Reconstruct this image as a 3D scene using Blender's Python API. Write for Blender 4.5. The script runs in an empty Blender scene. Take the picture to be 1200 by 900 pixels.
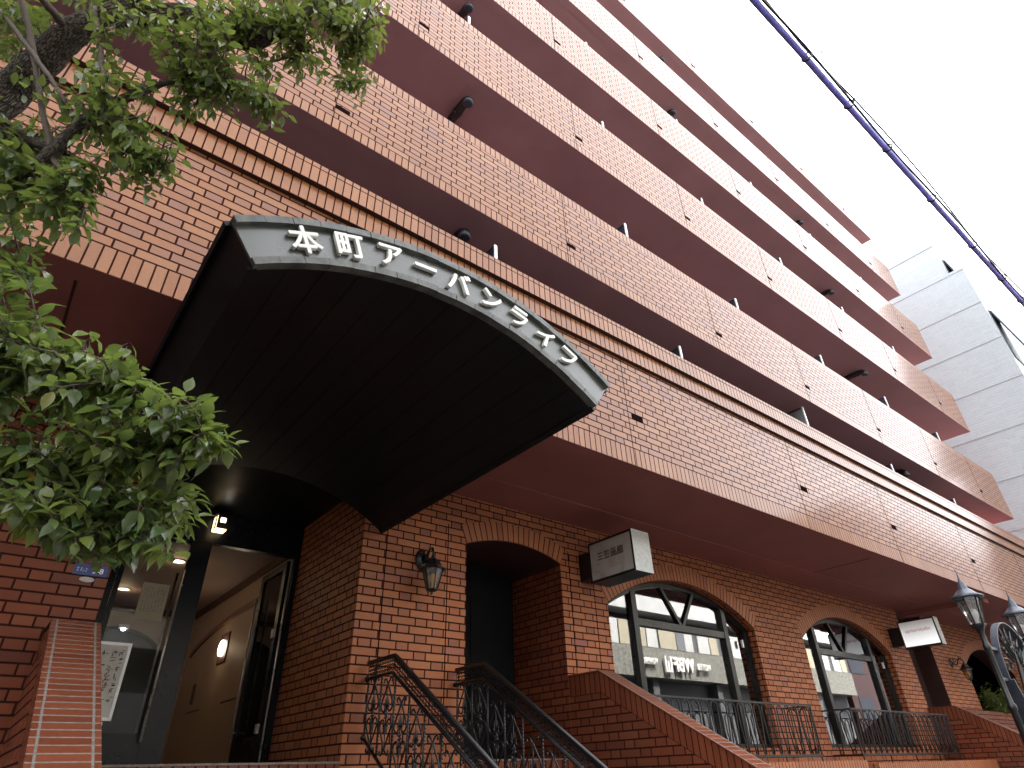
import bpy, bmesh, math, random
from mathutils import Vector, Matrix

S = bpy.context.scene
rad = math.radians

# ------------------------------------------------------------------ camera, sky, sun, exposure
cam_data = bpy.data.cameras.new("camera")
cam = bpy.data.objects.new("camera", cam_data)
S.collection.objects.link(cam)
S.camera = cam
cam_data.sensor_width = 36.0
cam_data.lens = 21.521
cam_data.clip_start = 0.05
cam_data.clip_end = 2000
_r = Vector((0.783404, -0.620871, -0.028237))      # right
_d = Vector((0.316357, 0.437458, -0.841753))       # down
_f = Vector((0.534973, 0.650500, 0.539123))        # forward
cam.matrix_world = Matrix(((_r.x, -_d.x, -_f.x, 0.0),
                           (_r.y, -_d.y, -_f.y, -4.3),
                           (_r.z, -_d.z, -_f.z, 1.6),
                           (0, 0, 0, 1)))

SUN_EL, SUN_AZ = 57.0, 14.0          # sun stands behind the building, a little to the right
world = bpy.data.worlds.new("World")
S.world = world
world.use_nodes = True
wn = world.node_tree
wn.nodes.clear()
w_out = wn.nodes.new("ShaderNodeOutputWorld")
w_bg = wn.nodes.new("ShaderNodeBackground")
w_sky = wn.nodes.new("ShaderNodeTexSky")
w_sky.sky_type = 'NISHITA'
w_sky.sun_disc = False
w_sky.sun_elevation = rad(SUN_EL)
w_sky.sun_rotation = rad(SUN_AZ)
w_sky.air_density = 1.0
w_sky.dust_density = 4.0
w_sky.ozone_density = 1.0
w_hsv = wn.nodes.new("ShaderNodeHueSaturation")     # thin bright haze: a paler, less blue sky
w_hsv.inputs["Saturation"].default_value = 0.16
wn.links.new(w_sky.outputs[0], w_hsv.inputs["Color"])
wn.links.new(w_hsv.outputs[0], w_bg.inputs["Color"])
w_bg.inputs["Strength"].default_value = 0.15
wn.links.new(w_bg.outputs[0], w_out.inputs["Surface"])

sun_data = bpy.data.lights.new("sun", 'SUN')
sun_data.energy = 3.2
sun_data.angle = rad(0.5)
sun_data.color = (1.0, 0.95, 0.88)
sun = bpy.data.objects.new("sun", sun_data)
S.collection.objects.link(sun)
_sd = Vector((math.sin(rad(SUN_AZ)) * math.cos(rad(SUN_EL)), math.cos(rad(SUN_AZ)) * math.cos(rad(SUN_EL)), math.sin(rad(SUN_EL))))
sun.rotation_euler = _sd.to_track_quat('Z', 'Y').to_euler()
sun.location = (0, 0, 40)

vs = S.view_settings
S.display_settings.display_device = 'sRGB'
vs.view_transform = 'Standard'
vs.look = 'None'
vs.exposure = 3.32
vs.gamma = 1.0
vs.use_curve_mapping = False
S.cycles.max_bounces = 8
S.cycles.transparent_max_bounces = 12
S.cycles.use_denoising = True
S.cycles.caustics_reflective = False
S.cycles.caustics_refractive = False

# ------------------------------------------------------------------ tagging
def tag(o, label, cat, group=None, kind=None):
    o["label"] = label
    o["category"] = cat
    if group:
        o["group"] = group
    if kind:
        o["kind"] = kind
    return o

def thing(name, label, cat, loc=(0, 0, 0), group=None):
    o = bpy.data.objects.new(name, None)
    o.empty_display_size = 0.2
    S.collection.objects.link(o)
    o.location = loc
    return tag(o, label, cat, group)

def copy_tree(o, parent=None):
    c = o.copy()
    S.collection.objects.link(c)
    if parent:
        c.parent = parent
    for ch in list(o.children):
        copy_tree(ch, c)
    return c

# ------------------------------------------------------------------ materials
def new_mat(name):
    m = bpy.data.materials.new(name)
    m.use_nodes = True
    nt = m.node_tree
    nt.nodes.clear()
    out = nt.nodes.new("ShaderNodeOutputMaterial")
    b = nt.nodes.new("ShaderNodeBsdfPrincipled")
    nt.links.new(b.outputs[0], out.inputs[0])
    return m, nt, b, out

class NB:
    """small helper to wire math nodes"""
    def __init__(s, nt): s.nt = nt
    def m(s, op, a, b=None, c=None):
        n = s.nt.nodes.new("ShaderNodeMath"); n.operation = op
        for i, v in enumerate((a, b, c)):
            if v is None: continue
            if isinstance(v, (int, float)): n.inputs[i].default_value = v
            else: s.nt.links.new(v, n.inputs[i])
        return n.outputs[0]
    def noise(s, vec, scale, detail=3, rough=0.55):
        n = s.nt.nodes.new("ShaderNodeTexNoise")
        n.inputs["Scale"].default_value = scale; n.inputs["Detail"].default_value = detail; n.inputs["Roughness"].default_value = rough
        if vec is not None: s.nt.links.new(vec, n.inputs["Vector"])
        return n.outputs["Fac"]
    def mix(s, f, a, b):
        n = s.nt.nodes.new("ShaderNodeMix"); n.data_type = 'RGBA'
        for sock, v in ((n.inputs[0], f), (n.inputs[6], a), (n.inputs[7], b)):
            if isinstance(v, (int, float)): sock.default_value = v
            elif isinstance(v, tuple): sock.default_value = (*v, 1)
            else: s.nt.links.new(v, sock)
        return n.outputs[2]
    def ramp(s, f, stops):
        n = s.nt.nodes.new("ShaderNodeValToRGB")
        e = n.color_ramp.elements
        while len(e) < len(stops): e.new(0.5)
        for k, (p, c) in zip(e, stops):
            k.position = p; k.color = (*c, 1)
        s.nt.links.new(f, n.inputs[0])
        return n.outputs[0]
    def vr(s, f, a, b, c, d):
        n = s.nt.nodes.new("ShaderNodeMapRange")
        for i, v in enumerate((f, a, b, c, d)):
            if isinstance(v, (int, float)): n.inputs[i].default_value = v
            else: s.nt.links.new(v, n.inputs[i])
        return n.outputs[0]
    def bump(s, h, strength, dist):
        n = s.nt.nodes.new("ShaderNodeBump")
        n.inputs["Strength"].default_value = strength; n.inputs["Distance"].default_value = dist
        s.nt.links.new(h, n.inputs["Height"])
        return n.outputs[0]

def tile_mat(name, L, H, row, joint, stops, mortar, stagger=True, rough=0.33, gloss=0.08, dirt=0.25, coat=0.76, hcol=None):
    """ceramic brick tile. UVs are metres. Flemish bond: stretcher L, header H alternate in every course (H=0: one size, stacked or half bond)."""
    m, nt, b, out = new_mat(name)
    N = NB(nt)
    uvn = nt.nodes.new("ShaderNodeUVMap"); uvn.uv_map = "UVMap"
    sep = nt.nodes.new("ShaderNodeSeparateXYZ"); nt.links.new(uvn.outputs[0], sep.inputs[0])
    u, v = sep.outputs[0], sep.outputs[1]
    vr_ = N.m('DIVIDE', v, row)
    ri = N.m('FLOOR', vr_)
    vl = N.m('MULTIPLY', N.m('SUBTRACT', vr_, ri), row)
    P = L + H
    if stagger:
        odd = N.m('FLOORED_MODULO', ri, 2.0)
        us = N.m('ADD', u, N.m('MULTIPLY', odd, P / 2))
    else:
        us = u
    up = N.m('DIVIDE', us, P)
    ui = N.m('FLOOR', up)
    ul = N.m('MULTIPLY', N.m('SUBTRACT', up, ui), P)
    if H > 0:
        ish = N.m('GREATER_THAN', ul, L)
        tl = N.m('SUBTRACT', ul, N.m('MULTIPLY', ish, L))
        tw = N.m('ADD', L, N.m('MULTIPLY', ish, H - L))
        tid = N.m('ADD', N.m('MULTIPLY', ui, 2.0), ish)
    else:
        tl, tw, tid = ul, L, ui
    du = N.m('MINIMUM', tl, N.m('SUBTRACT', tw, tl))
    dv = N.m('MINIMUM', vl, N.m('SUBTRACT', row, vl))
    d = N.m('MINIMUM', du, dv)
    face = N.vr(d, joint * 0.5, joint * 0.5 + 0.003, 0.0, 1.0)
    comb = nt.nodes.new("ShaderNodeCombineXYZ")
    nt.links.new(tid, comb.inputs[0]); nt.links.new(ri, comb.inputs[1])
    wn_ = nt.nodes.new("ShaderNodeTexWhiteNoise"); wn_.noise_dimensions = '3D'
    nt.links.new(comb.outputs[0], wn_.inputs["Vector"])
    base = N.ramp(wn_.outputs["Value"], stops)
    if H > 0 and hcol:
        base = N.mix(N.m('MULTIPLY', ish, N.vr(wn_.outputs["Value"], 0.15, 0.85, 0.15, 0.85)), base, hcol)
    geo = nt.nodes.new("ShaderNodeNewGeometry")
    n1 = N.noise(geo.outputs["Position"], 1.1, 4)
    n2 = N.noise(geo.outputs["Position"], 38.0, 3)
    base = N.mix(N.vr(n2, 0.35, 0.7, 0.0, 0.15), base, (0.12, 0.045, 0.03))
    base = N.mix(N.m('MULTIPLY', N.vr(n1, 0.42, 0.75, 0.0, 1.0), dirt), base, (0.14, 0.07, 0.05))
    mor = N.mix(N.vr(n2, 0.3, 0.7, 0.0, 1.0), mortar, tuple(c * 1.6 for c in mortar))
    nt.links.new(N.mix(face, mor, base), b.inputs["Base Color"])
    rr = N.m('ADD', N.vr(n2, 0.3, 0.7, rough - 0.06, rough + 0.1), N.m('MULTIPLY', N.m('SUBTRACT', 1.0, face), 0.5))
    nt.links.new(rr, b.inputs["Roughness"])
    nt.links.new(N.m('MULTIPLY', N.m('ADD', N.m('MULTIPLY', face, 0.95), 0.05), gloss), b.inputs["Specular IOR Level"])
    nt.links.new(N.m('MULTIPLY', face, coat), b.inputs["Coat Weight"])
    b.inputs["Coat Roughness"].default_value = 0.14; b.inputs["Coat IOR"].default_value = 1.33
    wv = N.m('MULTIPLY', wn_.outputs["Value"], 0.25)
    hgt = N.m('ADD', face, N.m('ADD', N.m('MULTIPLY', n2, 0.12), wv))
    nt.links.new(N.bump(hgt, 0.6, 0.004), b.inputs["Normal"])
    return m

def plain(name, col, rough=0.5, metal=0.0, var=0.15, scale=6.0, bump=0.0, spec=0.5, dark=None, bscale=60.0):
    m, nt, b, out = new_mat(name)
    N = NB(nt)
    geo = nt.nodes.new("ShaderNodeNewGeometry")
    n = N.noise(geo.outputs["Position"], scale, 5, 0.6)
    dk = dark if dark else tuple(c * (1 - 2 * var) for c in col)
    lt = tuple(min(1, c * (1 + var)) for c in col)
    nt.links.new(N.ramp(n, [(0.3, dk), (0.7, lt)]), b.inputs["Base Color"])
    nt.links.new(N.vr(n, 0.3, 0.7, max(0.02, rough - 0.07), min(1, rough + 0.07)), b.inputs["Roughness"])
    b.inputs["Metallic"].default_value = metal
    b.inputs["Specular IOR Level"].default_value = spec
    if bump:
        n2 = N.noise(geo.outputs["Position"], bscale, 4)
        nt.links.new(N.bump(n2, bump, 0.01), b.inputs["Normal"])
    return m

def glow(name, col, strength):
    m, nt, b, out = new_mat(name)
    b.inputs["Base Color"].default_value = (0.8, 0.8, 0.8, 1)
    b.inputs["Emission Color"].default_value = (*col, 1)
    b.inputs["Emission Strength"].default_value = strength
    return m

def glass_mat(name, tint, base_refl, ior=1.6, rough=0.0, wav=0.0):
    m, nt, b, out = new_mat(name)
    nt.nodes.remove(b)
    N = NB(nt)
    tr = nt.nodes.new("ShaderNodeBsdfTransparent"); tr.inputs[0].default_value = (*tint, 1)
    gl = nt.nodes.new("ShaderNodeBsdfGlossy"); gl.inputs["Color"].default_value = (0.96, 0.97, 1, 1); gl.inputs["Roughness"].default_value = rough
    fr = nt.nodes.new("ShaderNodeFresnel"); fr.inputs["IOR"].default_value = ior
    f = N.m('MINIMUM', N.m('ADD', fr.outputs[0], base_refl), 1.0)
    mx = nt.nodes.new("ShaderNodeMixShader")
    nt.links.new(f, mx.inputs[0]); nt.links.new(tr.outputs[0], mx.inputs[1]); nt.links.new(gl.outputs[0], mx.inputs[2])
    nt.links.new(mx.outputs[0], out.inputs[0])
    if wav:
        geo = nt.nodes.new("ShaderNodeNewGeometry")
        nn = N.noise(geo.outputs["Position"], 1.3, 1)
        nt.links.new(N.bump(nn, wav, 0.02), gl.inputs["Normal"])
    return m

TILE = [(0.0, (0.245, 0.092, 0.035)), (0.35, (0.285, 0.108, 0.040)), (0.62, (0.30, 0.122, 0.047)), (0.86, (0.275, 0.104, 0.038)), (0.95, (0.25, 0.10, 0.052)), (1.0, (0.21, 0.088, 0.058))]
HCOL = (0.225, 0.10, 0.062)
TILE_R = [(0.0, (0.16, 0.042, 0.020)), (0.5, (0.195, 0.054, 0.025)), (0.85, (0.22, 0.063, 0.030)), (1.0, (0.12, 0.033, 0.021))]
MORT = (0.028, 0.010, 0.008)
M = {}
TILE = [(p, (c[0] * 0.99, c[1] * 1.06, c[2] * 1.16)) for p, c in TILE]
M['tile'] = tile_mat("brick_tile", 0.297, 0.148, 0.0865, 0.0125, TILE, MORT, hcol=HCOL)
M['soldier'] = tile_mat("brick_tile_upright", 0.0865, 0.0, 0.24, 0.010, TILE[:4], MORT, stagger=False)
M['soldier_short'] = tile_mat("brick_tile_upright_short", 0.0865, 0.0, 0.17, 0.010, TILE[:4], MORT, stagger=False)
M['header_cap'] = tile_mat("brick_cap_tile", 0.0865, 0.0, 0.065, 0.010, TILE[:4], MORT, stagger=False)
M['arch_ring'] = tile_mat("brick_arch_tile", 0.086, 0.0, 0.26, 0.011, TILE[:4], MORT, stagger=False)
TILE_L = [(p, (c[0] * 1.45, c[1] * 1.24, c[2] * 1.28)) for p, c in TILE]  # copy of the facade tile, colour and gloss set for the shaded ground floor
M['tile_low'] = tile_mat("shade_tuned_brick_tile", 0.297, 0.148, 0.0865, 0.0125, TILE_L, MORT, rough=0.5, gloss=0.2, coat=0.0, hcol=(0.27, 0.105, 0.062))
M['cap_low'] = tile_mat("shade_tuned_cap_tile", 0.083, 0.0, 0.17, 0.010, TILE_L[:4], MORT, stagger=False, rough=0.45, gloss=0.35, coat=0.0)
M['arch_low'] = tile_mat("shade_tuned_arch_tile", 0.086, 0.0, 0.26, 0.011, TILE_L[:4], MORT, stagger=False, rough=0.45, gloss=0.35, coat=0.0)
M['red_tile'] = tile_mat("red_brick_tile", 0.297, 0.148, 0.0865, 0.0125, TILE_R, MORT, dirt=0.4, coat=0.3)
M['red_soldier'] = tile_mat("red_brick_upright", 0.0865, 0.0, 0.24, 0.011, TILE_R, MORT, stagger=False)
M['coping'] = tile_mat("brick_coping_tile", 0.24, 0.0, 0.078, 0.010, TILE_R[:3], (0.16, 0.14, 0.125), stagger=False)
M['soffit'] = plain("painted_soffit", (0.31, 0.115, 0.10), 0.65, var=0.10, scale=1.2, bump=0.12, spec=0.3, bscale=180)
M['soffit_hi'] = plain("glare_tinted_balcony_soffit", (0.36, 0.195, 0.21), 0.6, var=0.06, scale=0.9, bump=0.10, spec=0.35, bscale=180)  # brown-red paint with a purplish veil of sky glare mixed into its colour
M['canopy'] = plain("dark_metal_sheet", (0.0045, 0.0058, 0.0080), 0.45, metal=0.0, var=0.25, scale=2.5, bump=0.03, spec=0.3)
M['canopy_front'] = plain("grey_painted_metal", (0.072, 0.076, 0.067), 0.30, var=0.10, scale=3, bump=0.03, spec=0.9)
M['canopy_trim'] = plain("weathered_metal_trim", (0.11, 0.115, 0.105), 0.5, var=0.35, scale=9, bump=0.08)
M['joint_pale'] = plain("pale_joint", (0.20, 0.215, 0.225), 0.8, var=0.05)
M['letter'] = plain("white_letter", (0.78, 0.77, 0.72), 0.35, var=0.05)
M['white'] = plain("white_paint", (0.75, 0.75, 0.74), 0.4, var=0.05)
M['black'] = plain("black_iron", (0.005, 0.005, 0.006), 0.38, var=0.3, scale=25, bump=0.06, spec=0.55)
M['iron'] = plain("wrought_iron", (0.007, 0.007, 0.008), 0.40, var=0.35, scale=30, bump=0.1, spec=0.5)
M['frame'] = plain("dark_bronze_frame", (0.008, 0.008, 0.007), 0.33, var=0.2, scale=8, spec=0.4)
M['navy'] = plain("navy_door_metal", (0.003, 0.004, 0.008), 0.30, var=0.15, scale=3, spec=0.3)
M['chrome'] = plain("brushed_steel", (0.66, 0.64, 0.60), 0.32, metal=0.55, var=0.08)
M['alu'] = plain("aluminium_edge", (0.72, 0.73, 0.75), 0.35, metal=0.3, var=0.05)
M['panel'] = plain("dark_partition_board", (0.014, 0.016, 0.026), 0.5, var=0.15)
M['panel_grey'] = plain("frosted_partition_panel", (0.16, 0.17, 0.17), 0.45, var=0.1)
M['dark_red'] = plain("dark_red_paint", (0.042, 0.014, 0.012), 0.6, var=0.08, scale=1.5)
M['hole'] = plain("dark_gap", (0.012, 0.006, 0.007), 1.0, var=0.1, spec=0.0)
M['void'] = plain("dark_interior", (0.004, 0.004, 0.005), 0.8, var=0.1, spec=0.2)
M['lobby'] = plain("peach_plaster", (0.44, 0.31, 0.22), 0.6, var=0.05, scale=1.5)
M['lobby_ceiling'] = plain("lobby_ceiling_board", (0.36, 0.24, 0.20), 0.7, var=0.05, scale=2)
M['brown_soft'] = plain("soft_brown_moulding", (0.20, 0.10, 0.058), 0.5, var=0.1)
M['brown'] = plain("brown_moulding", (0.09, 0.035, 0.02), 0.45, var=0.15)
M['grey_wall'] = plain("grey_hall_wall", (0.05, 0.058, 0.055), 0.5, var=0.12)
M['stone_floor'] = plain("landing_granite", (0.20, 0.17, 0.15), 0.5, var=0.2, scale=40)
M['shop'] = plain("shop_wall", (0.22, 0.20, 0.18), 0.7, var=0.08)
M['shop_glass'] = glass_mat("shop_glass", (0.80, 0.83, 0.82), 0.12, 1.6, wav=0.02)
M['door_glass'] = glass_mat("door_glass", (0.80, 0.82, 0.82), 0.0, 1.28)
M['lamp_glass'] = glass_mat("lantern_glass", (0.9, 0.92, 0.93), 0.10, 1.5, rough=0.15)
M['amber_glass'] = glass_mat("amber_lantern_glass", (0.78, 0.56, 0.20), 0.05, 1.5, rough=0.3)
M['clear_glass'] = glass_mat("clear_pane", (0.80, 0.84, 0.84), 0.06, 1.5)
M['paper'] = plain("cream_paper", (0.62, 0.58, 0.42), 0.8, var=0.04)
M['paper_white'] = plain("wrinkled_white_sheet", (0.72, 0.71, 0.68), 0.35, var=0.06, bump=0.5, bscale=9)
M['ink'] = plain("black_ink", (0.02, 0.02, 0.02), 0.6)
M['red_ink'] = plain("red_ink", (0.45, 0.04, 0.06), 0.6)
M['blue_plate'] = plain("blue_enamel", (0.02, 0.045, 0.20), 0.3, var=0.06)
M['cable_blue'] = plain("blue_cable_sheath", (0.24, 0.24, 0.90), 0.4, var=0.15, scale=12)
def bark_mat():
    m, nt, b, out = new_mat("tree_bark")
    N = NB(nt)
    uvn = nt.nodes.new("ShaderNodeUVMap"); uvn.uv_map = "UVMap"
    mp = nt.nodes.new("ShaderNodeMapping"); mp.inputs["Scale"].default_value = (58, 1.1, 1); nt.links.new(uvn.outputs[0], mp.inputs[0])
    vo = nt.nodes.new("ShaderNodeTexVoronoi"); vo.feature = 'DISTANCE_TO_EDGE'; vo.inputs["Scale"].default_value = 1.0
    geo = nt.nodes.new("ShaderNodeNewGeometry")
    nz = nt.nodes.new("ShaderNodeTexNoise"); nz.inputs["Scale"].default_value = 30; nz.inputs["Detail"].default_value = 5
    nt.links.new(geo.outputs["Position"], nz.inputs["Vector"])
    ad = nt.nodes.new("ShaderNodeVectorMath"); ad.operation = 'MULTIPLY_ADD'
    nt.links.new(nz.outputs["Color"], ad.inputs[0]); ad.inputs[1].default_value = (1.4, 1.4, 1.4); nt.links.new(mp.outputs[0], ad.inputs[2])
    nt.links.new(ad.outputs[0], vo.inputs["Vector"])
    cr = N.vr(vo.outputs["Distance"], 0.0, 0.20, 0.0, 1.0)
    n2 = N.noise(geo.outputs["Position"], 9, 4)
    c = N.ramp(n2, [(0.3, (0.11, 0.085, 0.066)), (0.55, (0.15, 0.122, 0.098)), (0.75, (0.165, 0.155, 0.125))])
    nt.links.new(N.mix(cr, (0.035, 0.026, 0.021), c), b.inputs["Base Color"])
    b.inputs["Roughness"].default_value = 0.9; b.inputs["Specular IOR Level"].default_value = 0.25
    nt.links.new(N.bump(N.m('ADD', cr, N.m('MULTIPLY', nz.outputs["Fac"], 0.5)), 1.0, 0.02), b.inputs["Normal"])
    return m
M['bark'] = bark_mat()
M['twig'] = plain("brown_twig", (0.085, 0.06, 0.045), 0.7, var=0.25, scale=20, bump=0.3)
M['neigh'] = tile_mat("pale_mosaic_tile", 0.30, 0.0, 0.10, 0.012, [(0, (0.285, 0.325, 0.345)), (1, (0.31, 0.35, 0.37))], (0.24, 0.275, 0.295), stagger=False, rough=0.35, gloss=0.35, dirt=0.0, coat=0.0)
M['lampcap'] = plain("lamp_cap_metal", (0.05, 0.06, 0.08), 0.38, metal=0.3, var=0.2)
M['asphalt'] = plain("asphalt", (0.05, 0.05, 0.052), 0.9, var=0.25, scale=30, bump=0.5, bscale=200)
M['pave'] = plain("concrete_paving", (0.10, 0.098, 0.095), 0.85, var=0.15, scale=5, bump=0.2)
M['kerb'] = plain("kerb_granite", (0.30, 0.29, 0.28), 0.8, var=0.15, scale=30)
M['stone'] = plain("split_stone_cladding", (0.20, 0.195, 0.165), 0.85, var=0.25, scale=5, bump=0.8, bscale=12)
M['beige'] = plain("cream_render", (0.40, 0.36, 0.26), 0.7, var=0.05)
M['offwhite'] = plain("white_render", (0.50, 0.50, 0.48), 0.7, var=0.05)
M['grey'] = plain("grey_concrete", (0.10, 0.10, 0.10), 0.8, var=0.1)
M['red_cloth'] = plain("red_upholstery", (0.42, 0.03, 0.035), 0.75, var=0.1)
M['wood'] = plain("pale_wood", (0.45, 0.32, 0.18), 0.5, var=0.12)
M['signface'] = plain("grey_white_acrylic", (0.40, 0.385, 0.37), 0.3, var=0.03)
M['signedge'] = plain("mottled_metal", (0.34, 0.35, 0.34), 0.35, metal=0.3, var=0.12, scale=24)
M['pink'] = plain("pink_lettering", (0.75, 0.10, 0.17), 0.4)
M['road_white'] = plain("road_paint", (0.75, 0.75, 0.72), 0.7)

def leaf_mat(name, hue):
    m, nt, b, out = new_mat(name)
    N = NB(nt)
    at = nt.nodes.new("ShaderNodeAttribute"); at.attribute_name = "leaf_rand"; at.attribute_type = 'GEOMETRY'
    cols = N.ramp(at.outputs["Fac"], [(0.0, (0.036, 0.068, 0.030)), (0.3, (0.058, 0.102, 0.038)), (0.6, (0.115, 0.155, 0.040)), (0.88, (0.18, 0.21, 0.042)), (0.965, (0.24, 0.24, 0.06)), (1.0, (0.35, 0.11, 0.03))])
    geo = nt.nodes.new("ShaderNodeNewGeometry")
    n = N.noise(geo.outputs["Position"], 45, 3)
    c2 = N.mix(N.vr(n, 0.3, 0.7, 0.0, 0.3), cols, (0.10, 0.14, 0.06))
    c3 = N.mix(N.m('MULTIPLY', geo.outputs["Backfacing"], 0.55), c2, (0.11, 0.16, 0.065))
    nt.links.new(c3, b.inputs["Base Color"])
    nt.links.new(N.m('ADD', 0.23, N.m('MULTIPLY', geo.outputs["Backfacing"], 0.3)), b.inputs["Roughness"])
    b.inputs["Specular IOR Level"].default_value = 0.6
    nt.links.new(N.bump(n, 0.25, 0.003), b.inputs["Normal"])
    tl = nt.nodes.new("ShaderNodeBsdfTranslucent")
    tc = N.mix(0.45, c3, (0.30, 0.40, 0.04))
    nt.links.new(tc, tl.inputs[0])
    mx = nt.nodes.new("ShaderNodeMixShader"); mx.inputs[0].default_value = 0.40
    nt.links.new(b.outputs[0], mx.inputs[1]); nt.links.new(tl.outputs[0], mx.inputs[2])
    nt.links.new(mx.outputs[0], out.inputs[0])
    return m
M['leaf'] = leaf_mat("glossy_leaf", 0)

# ------------------------------------------------------------------ mesh builder
class MB:
    def __init__(s):
        s.v = []; s.f = []; s.uv = []; s.mi = []; s.sm = []
    def face(s, pts, uv=None, mi=0, smooth=False, uo=(0, 0)):
        pts = [Vector(p) for p in pts]
        if uv is None:
            n = Vector((0, 0, 0))
            for i in range(len(pts)):
                n += pts[i].cross(pts[(i + 1) % len(pts)])
            a = [abs(c) for c in n]; k = a.index(max(a))
            if k == 1: uv = [(p.x, p.z) for p in pts]
            elif k == 0: uv = [(p.y, p.z) for p in pts]
            else: uv = [(p.x, p.y) for p in pts]
        uv = [(a + uo[0], b + uo[1]) for a, b in uv]
        i0 = len(s.v)
        s.v += [tuple(p) for p in pts]
        s.f.append(list(range(i0, i0 + len(pts)))); s.uv.append(uv); s.mi.append(mi); s.sm.append(smooth)
    def box(s, x0, x1, y0, y1, z0, z1, mi=0, skip="", fm=None, uo=(0, 0)):
        """skip / fm use letters l r f b d u (left right front back down up)"""
        fm = fm or {}
        F = dict(f=[(x0, y0, z0), (x1, y0, z0), (x1, y0, z1), (x0, y0, z1)],
                 b=[(x1, y1, z0), (x0, y1, z0), (x0, y1, z1), (x1, y1, z1)],
                 l=[(x0, y1, z0), (x0, y0, z0), (x0, y0, z1), (x0, y1, z1)],
                 r=[(x1, y0, z0), (x1, y1, z0), (x1, y1, z1), (x1, y0, z1)],
                 d=[(x0, y1, z0), (x1, y1, z0), (x1, y0, z0), (x0, y0, z0)],
                 u=[(x0, y0, z1), (x1, y0, z1), (x1, y1, z1), (x0, y1, z1)])
        for k, p in F.items():
            if k not in skip: s.face(p, mi=fm.get(k, mi), uo=uo)
    def obox(s, c, ax, ay, az, mi=0):
        """box from centre and three half-axis vectors"""
        c, ax, ay, az = Vector(c), Vector(ax), Vector(ay), Vector(az)
        P = lambda i, j, k: c + ax * i + ay * j + az * k
        for q in ([(-1, -1, -1), (1, -1, -1), (1, -1, 1), (-1, -1, 1)], [(1, 1, -1), (-1, 1, -1), (-1, 1, 1), (1, 1, 1)],
                  [(-1, 1, -1), (-1, -1, -1), (-1, -1, 1), (-1, 1, 1)], [(1, -1, -1), (1, 1, -1), (1, 1, 1), (1, -1, 1)],
                  [(-1, 1, -1), (1, 1, -1), (1, -1, -1), (-1, -1, -1)], [(-1, -1, 1), (1, -1, 1), (1, 1, 1), (-1, 1, 1)]):
            s.face([P(*t) for t in q], mi=mi)
    def bar(s, a, b, w, h, up=(0, 0, 1), mi=0):
        a, b = Vector(a), Vector(b); d = b - a; L = d.length; d.normalize()
        up = Vector(up); sx = d.cross(up)
        if sx.length < 1e-4: sx = d.cross(Vector((1, 0, 0)))
        sx.normalize(); uz = sx.cross(d).normalized()
        s.obox((a + b) / 2, sx * w / 2, d * L / 2, uz * h / 2, mi)
    def tube(s, pts, r, n=6, mi=0, closed=False, caps=True):
        pts = [Vector(p) for p in pts]
        rs = r if isinstance(r, (list, tuple)) else [r] * len(pts)
        N = len(pts); rings = []
        t0 = None; nx = None
        for i in range(N):
            if closed: t = pts[(i + 1) % N] - pts[i - 1]
            else: t = pts[min(i + 1, N - 1)] - pts[max(i - 1, 0)]
            if t.length < 1e-9: t = Vector((0, 0, 1))
            t.normalize()
            if nx is None:
                nx = t.cross(Vector((0, 0, 1)))
                if nx.length < 1e-3: nx = t.cross(Vector((0, 1, 0)))
            nx = (nx - t * nx.dot(t))
            if nx.length < 1e-6: nx = t.orthogonal()
            nx.normalize(); ny = t.cross(nx)
            rings.append([pts[i] + (nx * math.cos(2 * math.pi * k / n) + ny * math.sin(2 * math.pi * k / n)) * rs[i] for k in range(n)])
        base = len(s.v)
        for R in rings: s.v += [tuple(p) for p in R]
        M_ = N if closed else N - 1
        for i in range(M_):
            a = base + i * n; b = base + ((i + 1) % N) * n
            for k in range(n):
                k2 = (k + 1) % n
                s.f.append([a + k, a + k2, b + k2, b + k])
                s.uv.append([(k / n, i), ((k + 1) / n, i), ((k + 1) / n, i + 1), (k / n, i + 1)]); s.mi.append(mi); s.sm.append(n > 4)
        if caps and not closed:
            s.f.append([base + k for k in range(n)][::-1]); s.uv.append([(0, 0)] * n); s.mi.append(mi); s.sm.append(False)
            e = base + (N - 1) * n
            s.f.append([e + k for k in range(n)]); s.uv.append([(0, 0)] * n); s.mi.append(mi); s.sm.append(False)
    def lathe(s, c, prof, n=16, mi=0, rot=0.0, smooth=True):
        """prof: list of (radius, z) turned round the vertical axis through c"""
        c = Vector(c); base = len(s.v)
        for r, z in prof:
            for k in range(n):
                a = 2 * math.pi * k / n + rot
                s.v.append((c.x + r * math.cos(a), c.y + r * math.sin(a), c.z + z))
        for i in range(len(prof) - 1):
            for k in range(n):
                k2 = (k + 1) % n
                s.f.append([base + i * n + k, base + i * n + k2, base + (i + 1) * n + k2, base + (i + 1) * n + k])
                s.uv.append([(0, 0)] * 4); s.mi.append(mi); s.sm.append(smooth)
    def build(s, name, mats, parent=None, bevel=0.0):
        if not isinstance(mats, (list, tuple)): mats = [mats]
        me = bpy.data.meshes.new(name)
        me.from_pydata(s.v, [], s.f)
        ul = me.uv_layers.new(name="UVMap")
        flat = [c for f in s.uv for uv in f for c in uv]
        ul.data.foreach_set("uv", flat)
        me.polygons.foreach_set("material_index", s.mi)
        me.polygons.foreach_set("use_smooth", s.sm)
        for m in mats: me.materials.append(m)
        me.update()
        o = bpy.data.objects.new(name, me)
        S.collection.objects.link(o)
        if parent:
            o.parent = parent
            pl = parent
            off = Vector((0, 0, 0))
            while pl: off += pl.location; pl = pl.parent
            if off.length > 0:
                me.transform(Matrix.Translation(-off))
        if bevel:
            bv = o.modifiers.new("bevel", 'BEVEL'); bv.width = bevel; bv.segments = 1; bv.limit_method = 'ANGLE'
        return o

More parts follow.
